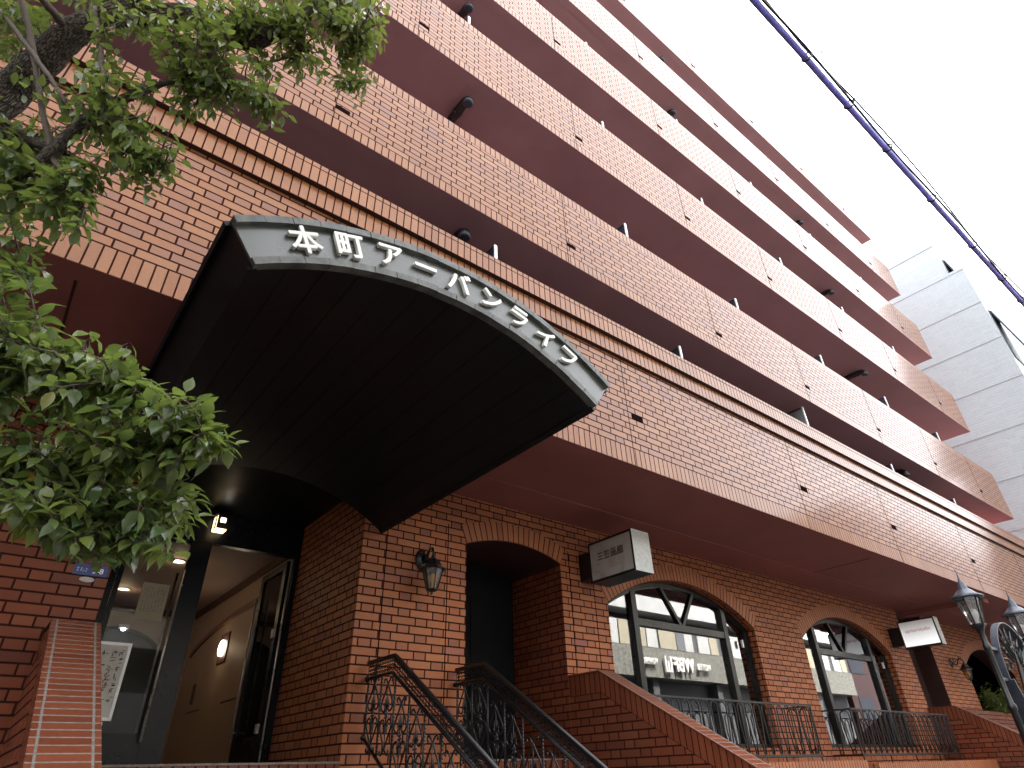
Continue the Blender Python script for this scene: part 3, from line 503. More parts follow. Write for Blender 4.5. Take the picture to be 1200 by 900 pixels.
TIPS = [(0.22,-2.37,5.07,2),(0.38,-2.56,5.02,2),(0.32,-2.62,4.66,2),(0.07,-2.4,4.85,2),(0.11,-2.39,4.85,2),(0.35,-2.59,4.73,2),(0.51,-2.83,4.75,2),(0.48,-2.72,4.74,2),(0.11,-2.36,4.97,2),(0.36,-2.69,4.6,2),(0.31,-2.58,4.91,2),(0.07,-2.38,4.83,2),(0.39,-2.7,4.58,2),(0.24,-2.46,4.68,2),(0.29,-2.49,4.87,2),(0.5,-2.6,4.72,2),(0.19,-2.5,4.57,2),(0.45,-2.53,5.02,2),(0.15,-2.29,4.9,2),(0.5,-2.5,4.94,2),(0.42,-2.67,4.58,2),(0.53,-2.64,4.55,2),(0.31,-2.59,4.54,2),(0.3,-2.37,4.84,2),(0.51,-2.64,4.58,2),(0.2,-2.52,4.64,2),(0.53,-2.76,4.82,2),(0.14,-2.31,5.02,2),(0.2,-2.32,4.91,2),(0.34,-2.63,4.73,2),(0.26,-2.53,4.61,2),(0.62,-2.58,4.88,2),(0.35,-2.48,4.77,2),(0.58,-2.59,4.77,2),(0.25,-2.58,4.63,2),(0.14,-2.54,4.67,2),(0.21,-2.46,4.97,2),(0.11,-2.38,4.78,2),(0.33,-2.7,4.68,2),(0.2,-2.32,5.0,2),(0.23,-2.47,4.93,2),(0.32,-2.43,4.9,2),(0.21,-2.58,4.66,2),(0.49,-2.61,5.0,2),(0.29,-2.67,4.68,2),(0.56,-2.55,4.86,2),(0.37,-2.49,4.68,2),(0.53,-2.65,4.62,2),(0.57,-2.69,4.8,2),(0.53,-2.56,4.94,2),(0.42,-2.58,4.59,2),(0.43,-2.7,4.62,2),(0.42,-2.64,4.86,2),(0.09,-2.49,4.79,2),(0.24,-2.55,4.62,2),(0.32,-2.58,4.62,2),(0.25,-2.63,4.66,2),(0.52,-2.75,4.65,2),(0.38,-2.6,4.69,2),(0.46,-2.58,4.59,2),(0.55,-2.67,4.93,2),(0.27,-2.52,4.69,2),(-0.02,-2.39,4.75,2),(-0.07,-2.33,4.84,2),(0.07,-2.4,4.72,2),(0.09,-2.34,4.88,2),(-0.03,-2.23,4.88,2),(0.09,-2.32,4.71,2),(-0.15,-2.28,4.79,2),(-0.09,-2.23,4.93,2),(0.12,-2.42,4.71,2),(-0.06,-2.3,4.76,2),(0.4,-2.42,4.55,2),(0.3,-2.47,4.38,2),(0.28,-2.33,4.6,2),(0.23,-2.37,4.67,2),(0.3,-2.55,4.39,2),(0.42,-2.51,4.44,2),(0.49,-2.48,4.5,2),(0.36,-2.41,4.61,2),(0.51,-2.57,4.41,2),(0.47,-2.55,4.33,2),(0.43,-2.55,4.35,2),(0.46,-2.51,4.61,2),(0.26,-2.48,4.44,2),(0.35,-2.51,4.55,2),(-0.09,-2.27,4.08,1),(0.21,-2.42,4.2,1),(0.25,-2.48,4.06,1),(0.02,-2.42,4.11,1),(-0.1,-2.31,4.11,1),(-0.0,-2.35,4.13,1),(-0.08,-2.33,4.27,1),(-0.08,-2.12,4.13,1),(-0.06,-2.37,4.11,1),(0.04,-2.43,4.18,1),(0.16,-2.5,4.07,1),(0.2,-2.37,4.17,1),(-0.0,-2.32,4.0,1),(0.11,-2.51,4.08,1),(0.08,-2.47,4.06,1),(-0.11,-2.31,4.19,1),(-0.04,-2.31,4.3,1),(0.03,-2.28,4.19,1),(-0.15,-2.21,4.23,1),(0.08,-2.28,4.18,1),(0.3,-2.42,4.11,1),(-0.01,-2.39,4.16,1),(-0.02,-2.35,4.07,1),(-0.03,-2.17,4.14,1),(-0.16,-2.33,4.67,2),(-0.14,-2.35,4.41,2),(-0.24,-2.33,4.36,2),(-0.37,-2.19,4.66,2),(-0.3,-2.12,4.6,2),(-0.07,-2.47,4.27,2),(-0.31,-2.18,4.47,2),(-0.1,-2.43,4.58,2),(-0.17,-2.27,4.19,2),(-0.4,-2.25,4.49,2),(-0.06,-2.52,4.33,2),(-0.01,-2.46,4.24,2),(-0.27,-2.27,4.31,2),(-0.21,-2.23,4.43,2),(-0.05,-2.28,4.36,2),(-0.31,-2.35,4.42,2),(-0.11,-2.4,4.16,2),(-0.05,-2.33,4.22,2),(-0.17,-2.34,4.58,2),(-0.08,-2.48,4.34,2),(-0.17,-2.36,4.36,2),(-0.13,-2.46,4.37,2),(-0.32,-2.17,4.58,2),(-0.21,-2.31,4.49,2),(-0.34,-2.33,4.33,2),(-0.04,-2.51,4.28,2),(0.04,-2.38,4.54,2),(0.05,-2.51,4.61,2),(-0.01,-2.4,4.39,2),(0.01,-2.47,4.53,2),(0.01,-2.35,4.64,2),(0.09,-2.42,4.75,2),(0.06,-2.45,4.33,2),(0.02,-2.43,4.66,2),(0.13,-2.33,4.52,2),(-0.05,-2.46,4.46,2),(0.11,-2.29,4.54,2),(-0.04,-2.41,4.44,2),(-0.05,-2.38,4.68,2),(0.01,-2.46,4.68,2),(0.15,-2.49,4.61,2),(0.17,-2.51,4.46,2),(0.1,-2.53,4.61,2),(-0.02,-2.35,4.6,2),(-0.26,-2.32,4.39,2),(-0.26,-2.38,4.36,2),(-0.24,-2.47,4.29,2),(-0.13,-2.48,4.27,2),(-0.36,-2.33,4.31,2),(-0.23,-2.33,4.6,2),(-0.1,-2.38,4.4,2),(-0.34,-2.15,4.47,2),(-0.22,-2.4,4.25,2),(-0.12,-2.43,4.54,2),(-0.16,-2.53,4.32,2),(-0.36,-2.28,4.45,2),(0.03,-2.44,4.24,2),(0.14,-2.4,4.33,2),(0.08,-2.52,4.21,2),(-0.06,-2.36,4.33,2),(0.03,-2.37,4.21,2),(-0.21,-2.28,4.28,2),(-0.17,-2.33,4.23,2),(-0.22,-2.17,4.35,2),(-0.11,-2.33,4.16,2),(-0.14,-2.3,4.35,2),(-0.16,-2.14,4.33,2),(0.17,-2.51,4.14,2),(-0.15,-2.21,3.74,1),(-0.09,-2.26,3.71,1),(-0.16,-2.23,3.83,1),(-0.03,-2.29,3.71,1),(-0.06,-2.34,3.73,1),(-0.19,-2.26,3.86,1),(-0.12,-2.16,3.76,1),(-0.08,-2.36,3.76,1),(-0.77,-1.8,4.8,1),(-0.91,-1.57,4.88,1),(-0.8,-1.64,4.86,1),(-0.87,-1.47,4.75,1),(-0.77,-1.71,4.55,1),(-0.85,-1.6,4.88,1),(-0.9,-1.5,4.82,1),(-0.91,-1.43,4.77,1),(-0.9,-1.73,4.73,1),(-0.88,-1.64,4.64,1),(-0.35,-1.88,3.78,1),(-0.43,-1.73,3.86,1),(-0.65,-1.72,4.06,1),(-0.56,-1.71,3.98,1),(-0.66,-1.69,4.01,1),(-0.53,-1.72,3.84,1),(-0.63,-1.7,3.93,1),(-0.48,-1.74,3.83,1),(-0.59,-1.65,3.98,1),(-0.57,-1.83,3.94,1),(-0.44,-1.77,3.97,1),(-0.57,-1.75,3.82,1),(-0.28,-2.0,3.89,1),(-0.03,-2.23,3.74,1),(-0.24,-2.14,3.69,1),(-0.07,-2.12,3.77,1),(-0.22,-2.15,3.76,1),(-0.23,-2.08,3.61,1),(-0.27,-2.13,3.67,1),(-0.06,-2.21,3.85,1),(-0.3,-2.02,3.89,1),(-0.18,-2.15,3.84,1),(-0.24,-2.14,3.8,1),(-0.09,-2.19,3.76,1),(-0.23,-2.11,3.65,1),(-0.24,-2.06,3.95,1),(-0.16,-2.11,3.65,1),(-0.12,-2.15,3.78,1),(-0.21,-2.08,3.87,1),(-0.03,-2.14,3.76,1),(-0.2,-2.09,3.71,1),(-0.13,-2.24,3.75,1),(-0.19,-2.11,3.76,1),(-0.29,-2.11,3.65,1),(-0.15,-2.05,3.78,1),(-0.05,-2.25,3.7,1),(-0.33,-1.95,3.84,1),(-0.22,-2.1,3.64,1),(-0.43,-2.11,4.11,1),(-0.42,-2.11,3.98,1),(-0.36,-2.06,3.99,1),(-0.32,-2.06,4.21,1),(-0.49,-1.87,3.98,1),(-0.47,-1.86,4.01,1),(-0.31,-2.24,4.06,1),(-0.41,-2.03,3.9,1),(-0.27,-2.15,3.89,1),(-0.24,-2.07,3.93,1),(-0.32,-2.04,3.99,1),(-0.34,-1.95,3.99,1),(-0.34,-2.28,3.97,1),(-0.42,-2.12,4.24,1),(-0.37,-2.0,4.14,1),(-0.3,-2.05,3.93,1),(-0.39,-2.2,3.93,1),(-0.28,-2.18,3.93,1),(-0.34,-2.11,3.75,1),(-0.24,-2.23,3.9,1),(-0.39,-1.88,4.04,1),(-0.48,-2.0,4.09,1),(-0.25,-2.2,4.14,1),(-0.24,-2.15,4.14,1),(-0.85,-1.57,4.86,1),(-0.83,-1.72,4.81,1),(-0.79,-1.79,4.65,1),(-0.93,-1.68,4.82,1),(-0.78,-1.66,4.74,1),(-0.92,-1.54,4.9,1),(-0.96,-1.48,4.89,1),(-0.95,-1.63,4.84,1),(-0.78,-1.71,4.73,1),(-0.65,-1.74,5.03,1),(-0.71,-1.81,4.89,1),(-0.44,-1.95,4.96,1),(-0.36,-1.94,4.83,1),(-0.34,-1.9,4.92,1),(-0.41,-1.9,4.94,1),(-0.39,-1.97,4.71,1),(-0.32,-2.13,4.68,1),(-0.45,-1.98,4.77,1),(-0.37,-2.02,4.83,1),(-0.53,-1.86,4.89,1),(-0.35,-1.87,4.85,1),(-0.63,-1.77,5.05,1),(-0.55,-1.95,4.71,1),(-0.24,-2.13,3.33,0),(-0.29,-1.92,3.55,0),(-0.49,-1.93,3.49,0),(-0.28,-1.86,3.48,0),(-0.47,-1.79,3.6,0),(-0.5,-1.95,3.62,0),(-0.22,-2.14,3.3,0),(-0.41,-1.86,3.65,0),(-0.32,-1.97,3.44,0),(-0.45,-1.83,3.63,0),(-0.56,-2.02,3.64,0),(-0.37,-2.06,3.44,0),(-0.44,-1.77,3.53,0),(-0.55,-1.96,3.61,0),(-0.34,-2.07,3.41,0),(-0.24,-2.09,3.45,0),(-0.32,-1.97,3.52,0),(-0.43,-2.01,3.35,0),(-0.47,-1.97,3.63,0),(-0.5,-1.85,3.46,0),(-0.4,-1.88,3.44,0),(-0.39,-2.12,3.5,0),(-0.49,-1.85,3.61,0),(-0.51,-1.84,3.67,0),(-0.55,-1.84,3.74,0),(-0.38,-1.97,3.43,0),(-0.28,-2.08,3.05,0),(-0.35,-1.99,3.14,0),(-0.38,-1.99,3.06,0),(-0.4,-1.92,3.21,0),(-0.41,-1.81,3.21,0),(-0.38,-2.02,3.1,0),(-0.36,-1.95,3.19,0),(0.01,-2.09,2.65,0),(0.3,-2.38,2.52,0),(0.17,-1.62,2.37,0),(-0.09,-2.23,2.63,0),(0.2,-1.81,2.29,0),(0.43,-1.92,2.42,0),(-0.16,-1.96,2.56,0),(-0.08,-1.93,2.7,0),(0.15,-2.24,2.68,0),(0.06,-2.15,2.56,0),(-0.28,-2.11,2.81,0),(0.23,-2.11,2.26,0),(0.11,-1.96,2.73,0),(0.02,-1.79,2.56,0),(-0.12,-1.66,2.63,0),(-0.05,-2.18,2.55,0),(-0.24,-1.94,2.93,0),(-0.05,-2.09,2.65,0),(-0.1,-2.0,2.84,0),(-0.14,-1.83,2.6,0),(0.33,-2.28,2.49,0),(0.21,-1.85,2.59,0),(-0.02,-2.09,2.39,0),(0.1,-1.93,2.63,0),(0.18,-1.99,2.7,0),(-0.07,-1.93,2.61,0),(0.05,-1.94,2.57,0),(-0.26,-1.65,2.84,0),(0.13,-2.22,2.57,0),(0.05,-1.81,2.45,0),(-0.24,-1.96,2.99,0),(-0.2,-1.96,2.68,0),(0.13,-1.86,2.48,0),(-0.21,-2.03,2.79,0),(-0.16,-1.95,2.74,0),(0.06,-1.88,2.51,0),(0.28,-1.92,2.39,0),(0.31,-2.18,2.41,0),(0.27,-2.16,2.65,0),(0.34,-2.12,2.47,0),(0.28,-2.29,2.5,0),(0.23,-1.85,2.3,0),(0.12,-2.24,2.62,0),(0.41,-1.9,2.4,0),(0.06,-2.08,2.64,0),(-0.02,-1.99,2.79,0),(-0.15,-1.98,2.77,0),(0.17,-1.9,2.32,0),(-0.31,-2.12,2.88,0),(0.24,-2.08,2.21,0),(0.13,-1.89,2.68,0),(0.19,-2.2,2.69,0),(0.13,-1.82,2.3,0),(0.22,-2.14,2.6,0),(-0.19,-1.78,2.78,0),(0.24,-2.09,2.3,0),(0.09,-2.15,2.47,0),(0.22,-1.83,2.44,0),(-0.18,-2.06,2.84,0),(0.22,-2.04,2.56,0),(0.13,-1.77,2.46,0),(0.04,-1.72,2.55,0),(-0.28,-1.73,2.85,0),(0.11,-2.25,2.49,0),(-0.0,-1.96,2.49,0),(-0.25,-1.85,2.94,0),(0.27,-1.88,2.44,0),(0.19,-2.39,2.63,0),(-0.15,-2.15,2.71,0),(0.11,-2.27,2.67,0),(0.04,-2.26,2.61,0),(0.27,-2.01,2.26,0),(0.1,-1.69,2.38,0),(0.17,-1.95,2.41,0),(-0.14,-2.09,2.84,0),(-0.06,-2.3,2.74,0),(0.09,-2.18,2.67,0),(-0.05,-1.52,2.47,0),(-0.06,-2.01,2.85,0),(0.16,-2.24,2.71,0),(-0.06,-1.84,2.47,0),(-0.23,-1.82,2.86,0),(0.17,-1.8,2.41,0),(0.07,-2.08,2.4,0),(0.08,-1.88,2.54,0),(0.09,-2.23,2.72,0),(-0.0,-1.77,2.37,0),(0.02,-2.12,2.56,0),(-0.18,-2.03,2.75,0),(-0.14,-1.85,2.47,0),(0.33,-2.27,2.53,0),(0.1,-2.19,2.4,0),(0.37,-2.26,2.36,0),(-0.25,-1.91,2.82,0),(-0.06,-1.99,2.34,0),(0.03,-1.94,2.28,0),(0.36,-1.98,2.41,0),(0.3,-2.16,2.36,0),(-0.03,-2.02,2.55,0),(0.27,-2.22,2.44,0),(-0.14,-1.89,2.88,0),(-0.1,-2.07,2.5,0),(0.09,-1.81,2.41,0),(0.22,-1.84,2.48,0),(-0.06,-1.99,2.45,0),(-0.01,-2.03,2.62,0),(-0.1,-1.64,2.52,0),(0.43,-2.24,2.58,0),(-0.14,-1.94,2.6,0),(0.27,-2.18,2.24,0),(-0.15,-2.11,2.86,0),(-0.12,-1.8,2.41,0),(-0.03,-1.7,2.45,0),(0.36,-2.23,2.4,0),(0.03,-2.03,2.56,0),(0.11,-1.82,2.4,0),(-0.29,-1.9,3.03,0),(0.26,-2.3,2.63,0),(0.29,-2.09,2.36,0),(-0.04,-1.96,2.68,0),(-0.21,-1.89,3.03,0),(0.23,-2.25,2.48,0),(-0.0,-1.73,2.66,0),(-0.29,-1.86,2.9,0),(0.2,-2.24,2.62,0),(-0.12,-1.73,2.54,0),(0.35,-2.32,2.54,0),(-0.04,-1.96,2.3,0),(-0.05,-1.79,2.62,0),(0.19,-2.07,2.44,0),(-0.1,-1.98,2.72,0),(-0.17,-1.8,2.56,0),(0.23,-2.04,2.75,0),(-0.04,-1.69,2.49,0),(0.07,-2.12,2.35,0),(0.38,-1.98,2.3,0),(-0.1,-1.96,2.65,0),(-0.08,-1.92,2.58,0),(0.22,-1.78,2.4,0),(0.29,-2.32,2.66,0),(-0.21,-1.94,2.74,0),(-0.04,-1.92,2.86,0),(0.25,-2.22,2.59,0),(0.06,-2.12,2.71,0),(-0.07,-2.04,2.76,0),(0.28,-2.03,2.63,0),(0.4,-2.18,2.58,0),(0.17,-1.79,2.39,0),(-0.17,-1.91,2.62,0),(0.16,-2.37,2.58,0),(-0.15,-1.71,2.57,0),(0.24,-2.02,2.46,0),(0.16,-1.94,2.6,0),(0.02,-2.02,2.84,0),(0.12,-2.18,2.44,0),(0.23,-2.37,2.65,0),(-0.19,-2.21,2.75,0),(0.3,-2.11,2.7,0),(0.28,-2.32,2.44,0),(0.31,-2.22,2.28,0),(0.02,-1.71,2.45,0),(-0.15,-1.89,2.69,0),(0.06,-2.21,2.49,0),(0.15,-2.0,2.61,0),(0.0,-1.97,2.74,0),(-0.03,-1.99,2.42,0),(0.05,-2.05,2.34,0),(0.1,-2.16,2.22,0),(-0.08,-2.11,2.31,0),(-0.06,-1.98,2.36,0),(0.02,-2.17,2.27,0),(-0.03,-1.95,2.35,0),(0.06,-2.17,2.33,0),(0.07,-2.13,2.24,0),(0.1,-2.12,2.32,0),(-0.0,-2.07,2.27,0),(0.04,-2.02,2.26,0),(-0.08,-2.12,2.35,0),(0.03,-2.0,2.39,0),(-1.37,-0.87,3.73,1),(-1.92,-0.03,4.23,1),(-0.8,-1.94,4.26,1),(-1.86,-1.15,4.25,1),(-1.58,-1.17,5.18,1),(-1.56,-1.6,4.9,1),(-1.46,-0.59,4.24,1),(-1.45,-0.82,4.17,1),(-1.85,-0.19,4.05,1),(-1.53,-0.7,3.57,1),(-1.32,-1.71,4.31,1),(-1.57,-0.54,4.15,1),(-1.15,-0.87,3.65,1),(-1.96,-0.72,4.43,1),(-0.94,-1.3,4.31,1),(-2.15,-0.74,4.96,1),(-0.66,-1.51,3.62,1),(-1.43,-0.74,3.59,1),(-2.19,-0.14,4.56,1),(-0.92,-1.74,4.58,1),(-0.71,-1.69,3.9,1),(-2.15,-0.72,4.74,1),(-1.49,-1.57,4.48,1),(-1.4,-1.45,5.1,1),(-0.99,-2.03,4.18,1),(-2.11,-0.32,4.54,1),(-1.01,-1.33,4.23,1),(-1.64,-1.65,4.89,1),(-1.64,-1.24,5.37,1),(-1.29,-1.6,4.33,1),(-1.34,-1.21,3.88,1),(-1.73,-1.56,4.4,1),(-0.77,-1.17,3.77,1),(-1.77,-1.21,5.15,1),(-1.79,-0.25,3.89,1),(-1.32,-1.3,4.24,1),(-1.92,-0.99,5.13,1),(-0.82,-1.9,3.97,1),(-1.13,-2.11,4.85,1),(-0.9,-1.5,4.46,1),(-1.53,-1.17,5.22,1),(-2.06,-1.2,5.22,1),(-1.62,-0.86,4.48,1),(-1.57,-0.33,3.93,1),(-1.62,-0.96,4.11,1),(-1.06,-0.86,4.34,1),(-2.27,-0.69,5.0,1),(-0.93,-1.28,3.72,1),(-1.7,-0.48,3.6,1),(-1.73,-0.86,4.77,1),(-0.96,-1.42,3.92,1),(-1.73,-1.31,4.28,1),(-2.08,-0.64,4.97,1),(-1.06,-1.46,4.38,1),(-1.25,-0.93,3.92,1),(-0.79,-1.22,4.05,1),(-1.19,-0.6,4.08,1),(-1.13,-2.09,4.55,1),(-1.16,-1.66,4.4,1),(-1.33,-1.02,3.34,1),(-1.02,-1.24,3.88,1),(-0.63,-1.28,3.69,1),(-1.01,-0.79,4.06,1),(-1.37,-0.67,3.95,1),(-0.86,-1.08,3.8,1),(-1.34,-0.73,3.56,1),(-1.65,-0.33,3.67,1),(-1.1,-1.86,4.47,1),(-1.27,-1.44,5.09,1),(-1.98,-0.6,4.68,1),(-1.93,-0.55,4.66,1),(-0.7,-1.76,3.75,1),(-1.27,-1.32,4.65,1),(-0.95,-0.97,4.05,1),(-0.92,-1.01,3.64,1),(-1.19,-1.22,4.84,1),(-2.07,-0.17,4.44,1),(-1.17,-1.43,4.8,1),(-1.47,-1.61,5.45,1),(-1.52,-0.86,4.3,1),(-1.75,-0.9,4.96,1),(-1.67,-1.67,4.57,1),(-1.68,-0.56,4.19,1),(-1.54,-1.56,5.26,1),(-1.23,-1.66,4.92,1),(-0.9,-1.85,4.27,1),(-1.37,-1.13,3.52,1),(-1.87,-0.71,4.4,1),(-2.45,-0.59,5.2,1),(-1.69,-1.58,4.71,1),(-1.02,-1.26,3.57,1),(-1.33,-1.57,4.26,1),(-1.11,-1.74,4.04,1),(-1.19,-1.06,4.27,1),(-1.24,-1.65,5.52,1),(-0.97,-1.07,4.27,1),(-1.3,-1.42,4.28,1),(-1.04,-1.0,4.09,1),(-0.97,-2.2,4.41,1),(-1.39,-0.86,4.5,1),(-1.44,-0.96,3.8,1),(-1.37,-1.49,3.84,1),(-0.74,-1.35,4.09,1),(-1.14,-1.87,4.31,1),(-1.65,-1.05,4.04,1),(-1.44,-1.18,3.64,1),(-1.26,-0.75,3.58,1),(-1.03,-1.85,4.85,1),(-1.88,-1.15,5.28,1),(-1.5,-1.52,4.07,1),(0.05,-2.72,5.57,2),(-0.64,-2.27,4.66,2),(-0.56,-2.42,4.85,2),(-0.35,-2.26,5.76,2),(0.02,-2.63,5.58,2),(0.18,-2.85,4.55,2),(-0.35,-2.72,4.94,2),(-0.04,-2.89,5.12,2),(-0.41,-2.14,5.6,2),(-0.89,-1.98,4.84,2),(-0.01,-2.49,5.25,2),(-0.56,-1.98,5.55,2),(0.29,-2.56,4.99,2),(0.2,-2.36,5.25,2),(-0.48,-2.15,4.69,2),(-0.89,-2.07,4.85,2),(-0.78,-2.23,4.73,2),(-0.05,-2.36,5.26,2),(-0.41,-2.53,4.85,2),(-0.93,-1.71,5.67,2),(-0.77,-2.05,5.53,2),(-0.46,-2.51,5.0,2),(-0.13,-2.52,5.6,2),(-0.62,-2.25,4.81,2),(0.03,-2.43,4.9,2),(0.08,-2.69,4.55,2),(0.32,-2.64,5.27,2),(-0.14,-2.54,5.76,2),(-0.98,-1.89,5.84,2),(0.19,-2.91,4.56,2),(-0.23,-2.39,5.61,2),(-0.64,-2.23,5.39,2),(-0.07,-2.19,5.16,2),(-0.73,-2.23,5.4,2),(0.3,-2.66,5.07,2),(-0.51,-2.34,5.45,2),(-1.08,-1.79,5.65,2),(0.04,-2.85,4.75,2),(0.39,-2.97,4.51,2),(-0.92,-1.84,5.18,2),(-0.38,-2.53,5.09,2),(-0.79,-2.24,5.31,2),(0.34,-2.92,4.44,2),(-0.43,-2.06,5.25,2),(-0.4,-2.39,4.56,2),(-1.22,-1.63,5.65,2),(-0.28,-2.31,5.5,2),(-0.99,-1.71,4.96,2),(-0.85,-1.96,4.63,2),(-0.61,-2.01,5.23,2),(0.19,-2.9,4.86,2),(-0.64,-1.97,4.88,2),(-0.54,-2.51,4.97,2),(-0.33,-2.32,5.81,2),(-0.21,-2.37,5.11,2),(-0.06,-2.66,5.03,2),(-0.42,-2.4,4.69,2),(0.28,-2.69,5.29,2),(-1.14,-1.68,5.65,2),(0.16,-2.52,5.38,2),(-0.71,-1.68,2.71,0),(-0.6,-1.2,2.6,0),(-0.76,-1.07,2.76,0),(-0.18,-1.78,2.48,0),(-0.82,-1.75,2.89,0),(-0.69,-1.3,2.6,0),(-0.43,-1.78,2.62,0),(-0.58,-1.54,2.79,0),(-0.45,-1.36,2.68,0),(-0.22,-1.86,2.48,0),(-0.24,-1.73,2.37,0),(-0.29,-1.59,2.58,0),(-0.69,-1.46,2.55,0),(-0.33,-1.85,2.71,0),(-0.4,-1.82,2.93,0),(-0.27,-1.95,2.67,0),(-0.43,-1.94,2.78,0),(-0.66,-1.56,2.81,0),(-0.73,-1.59,3.01,0),(-0.37,-1.12,2.52,0),(-0.3,-1.46,2.51,0),(-0.65,-1.77,2.79,0),(-0.66,-1.81,2.98,0),(-0.62,-1.07,2.53,0),(-0.35,-1.71,2.87,0),(-0.34,-1.28,2.62,0),(-0.26,-1.27,2.63,0),(-0.67,-1.44,3.13,0),(-0.36,-1.95,2.75,0),(-0.55,-1.33,2.96,0),(-0.39,-1.33,2.42,0),(-0.67,-1.52,2.66,0),(-0.35,-2.04,2.91,0),(-0.81,-1.21,3.0,0),(-0.4,-2.02,2.97,0),(-0.55,-1.6,2.5,0),(-0.32,-1.97,2.88,0),(-0.57,-1.12,2.71,0),(-0.36,-1.52,2.56,0),(-0.84,-1.41,3.15,0),(-0.39,-1.81,2.57,0),(-0.83,-1.37,2.83,0),(-0.8,-1.6,2.95,0),(-0.43,-1.91,2.86,0),(-0.84,-1.28,2.93,0),(-0.63,-1.26,2.42,0),(-0.49,-1.57,2.43,0),(-0.79,-0.82,2.62,0),(-0.32,-1.59,2.61,0),(-0.52,-1.61,2.56,0),(-0.5,-1.93,2.78,0),(-0.45,-1.7,3.04,0),(-0.5,-1.72,2.99,0),(-0.39,-2.0,2.76,0),(-0.6,-1.45,2.72,0),(-0.86,-1.26,3.0,0),(-0.54,-1.33,2.57,0),(-0.72,-1.66,2.87,0),(-0.72,-1.42,2.82,0),(-0.46,-1.28,2.5,0)]
# ------------------------------------------------------------------ ground, road, pavements
def structure(o):
    o["kind"] = "structure"; return o
g = MB(); g.box(-400, 400, -400, 400, -0.6, -0.2, 0); structure(g.build("ground", M['pave']))
g = MB(); g.box(-120, 160, -12.6, -5.6, -0.196, -0.12, 0); structure(g.build("road", M['asphalt']))
g = MB()
for x in range(-60, 100, 6): g.box(x, x + 3, -9.17, -9.03, -0.12, -0.116)
g.box(-120, 160, -5.98, -5.86, -0.12, -0.116); g.box(-120, 160, -12.3, -12.18, -0.12, -0.116)
structure(g.build("road_markings", M['road_white']))
g = MB(); g.box(-120, 160, -5.42, 1.1, -0.196, 0.0); structure(g.build("pavement", M['pave']))
g = MB(); g.box(-120, 160, -16.0, -12.78, -0.196, 0.0); structure(g.build("opposite_pavement", M['pave']))
g = MB(); g.box(-120, 160, -5.6, -5.42, -0.196, 0.01); g.box(-120, 160, -12.78, -12.6, -0.196, 0.01); structure(g.build("kerb", M['kerb']))

# ------------------------------------------------------------------ the red brick apartment building
apt = thing("apartment_building", "long red brick tiled apartment building with stacked balconies over arched ground floor openings", "building", (0, 1.95, 0))
XL, XR, XE = -8.0, 25.0, 22.4
ZS = 4.70                    # underside of the first floor
YW = 1.95                    # face of the recessed ground floor wall
FL = 1.76                    # raised ground floor level

# upper body and roof
b = MB()
b.box(XL, XE - 0.6, 1.55, 12, ZS + 0.25, 20.3)
b.build("wall", M['soffit_hi'], apt)
b = MB(); b.box(XL, XR, 1.30, 12, ZS + 0.002, ZS + 0.248); b.build("floor_slab", M['soffit'], apt)

# first floor fascia with two stepped cornice courses
fa = MB()
fa.box(XL, XR, 0.0, 0.2, ZS + 0.24, 6.275, 0, skip="du", uo=(0.07, -(ZS + 0.24)))
fa.face([(XL, 0, ZS), (XR, 0, ZS), (XR, 0, ZS + 0.24), (XL, 0, ZS + 0.24)], uv=[(XL, 0), (XR, 0), (XR, 0.24), (XL, 0.24)], mi=1)
fa.box(XL, XR, 0.0, 0.2, ZS, ZS + 0.24, 6, skip="fu")
fa.box(XL, XR, -0.05, 0.2, 6.275, 6.517, 1, uo=(0, -6.275), fm=dict(d=4))
fa.box(XL, XR, -0.105, 0.2, 6.517, 6.717, 1, uo=(0.04, -6.517 + 0.04), fm=dict(d=4), skip="u")
fa.box(XL, XR, -0.105, 0.2, 6.717, 6.782, 3, uo=(0.04, -6.717), fm=dict(u=4))
for x in (1.4, 5.42, 9.46, 12.74, 16.74, 20.6):     # movement joints
    fa.box(x, x + 0.007, -0.003, 0.0, ZS + 0.0, 6.275, 5, skip="b")
fo = fa.build("fascia", [M['tile'], M['soldier'], M['soldier_short'], M['header_cap'], M['dark_red'], M['hole'], M['soffit']], apt)
for x in (1.45, 5.49, 9.53, 12.80, 16.81, 20.65):
    d = MB(); d.box(x, x + 0.21, -0.004, 0.02, 5.38, 5.455, 0)
    d.build("drain_slot", M['hole'], fo)
sf = MB()
sf.box(XL, XR, 0.2, YW + 0.02, ZS + 0.012, ZS + 0.2, 0)
sf.box(17.2, 17.5, 0.2, YW, ZS - 0.10, ZS + 0.012, 0)      # downstand beam
for x in (-0.35, 11.9):
    sf.box(x, x + 0.02, 0.2, YW, ZS + 0.007, ZS + 0.0118, 1)
sf.build("soffit", [M['soffit'], M['dark_red']], apt)

# balconies
BAND = [(7.57, 9.00, 22.55), (10.44, 11.82, 22.40), (13.23, 14.60, 22.20), (15.96, 17.30, 22.02), (18.60, 19.95, 21.70)]
SLOT = [[1.2, 4.70, 8.20, 11.12, 14.2, 17.3, 20.4], [-1.0, 2.1, 5.2, 8.17, 11.10, 14.27, 17.34, 20.43], [1.9, 4.95, 8.0, 10.98, 14.11, 17.12, 20.16],
        [4.9, 7.95, 11.0, 14.0, 16.96, 19.93], [4.8, 7.8, 10.8, 13.8, 16.8, 19.75]]
PARTS = [[6.31, 9.53, 12.84, 16.10, 19.31], [3.0, 6.18, 9.32, 12.53, 15.65, 18.8], [2.98, 6.1, 9.2, 12.4, 15.5, 18.7], [6.05, 9.15, 12.3, 15.4, 18.5], []]
DUCT = {0: [3.08, 15.8], 1: [3.1, 15.81], 2: [3.08, 15.78], 3: [9.4, 15.56], 4: [9.6]}

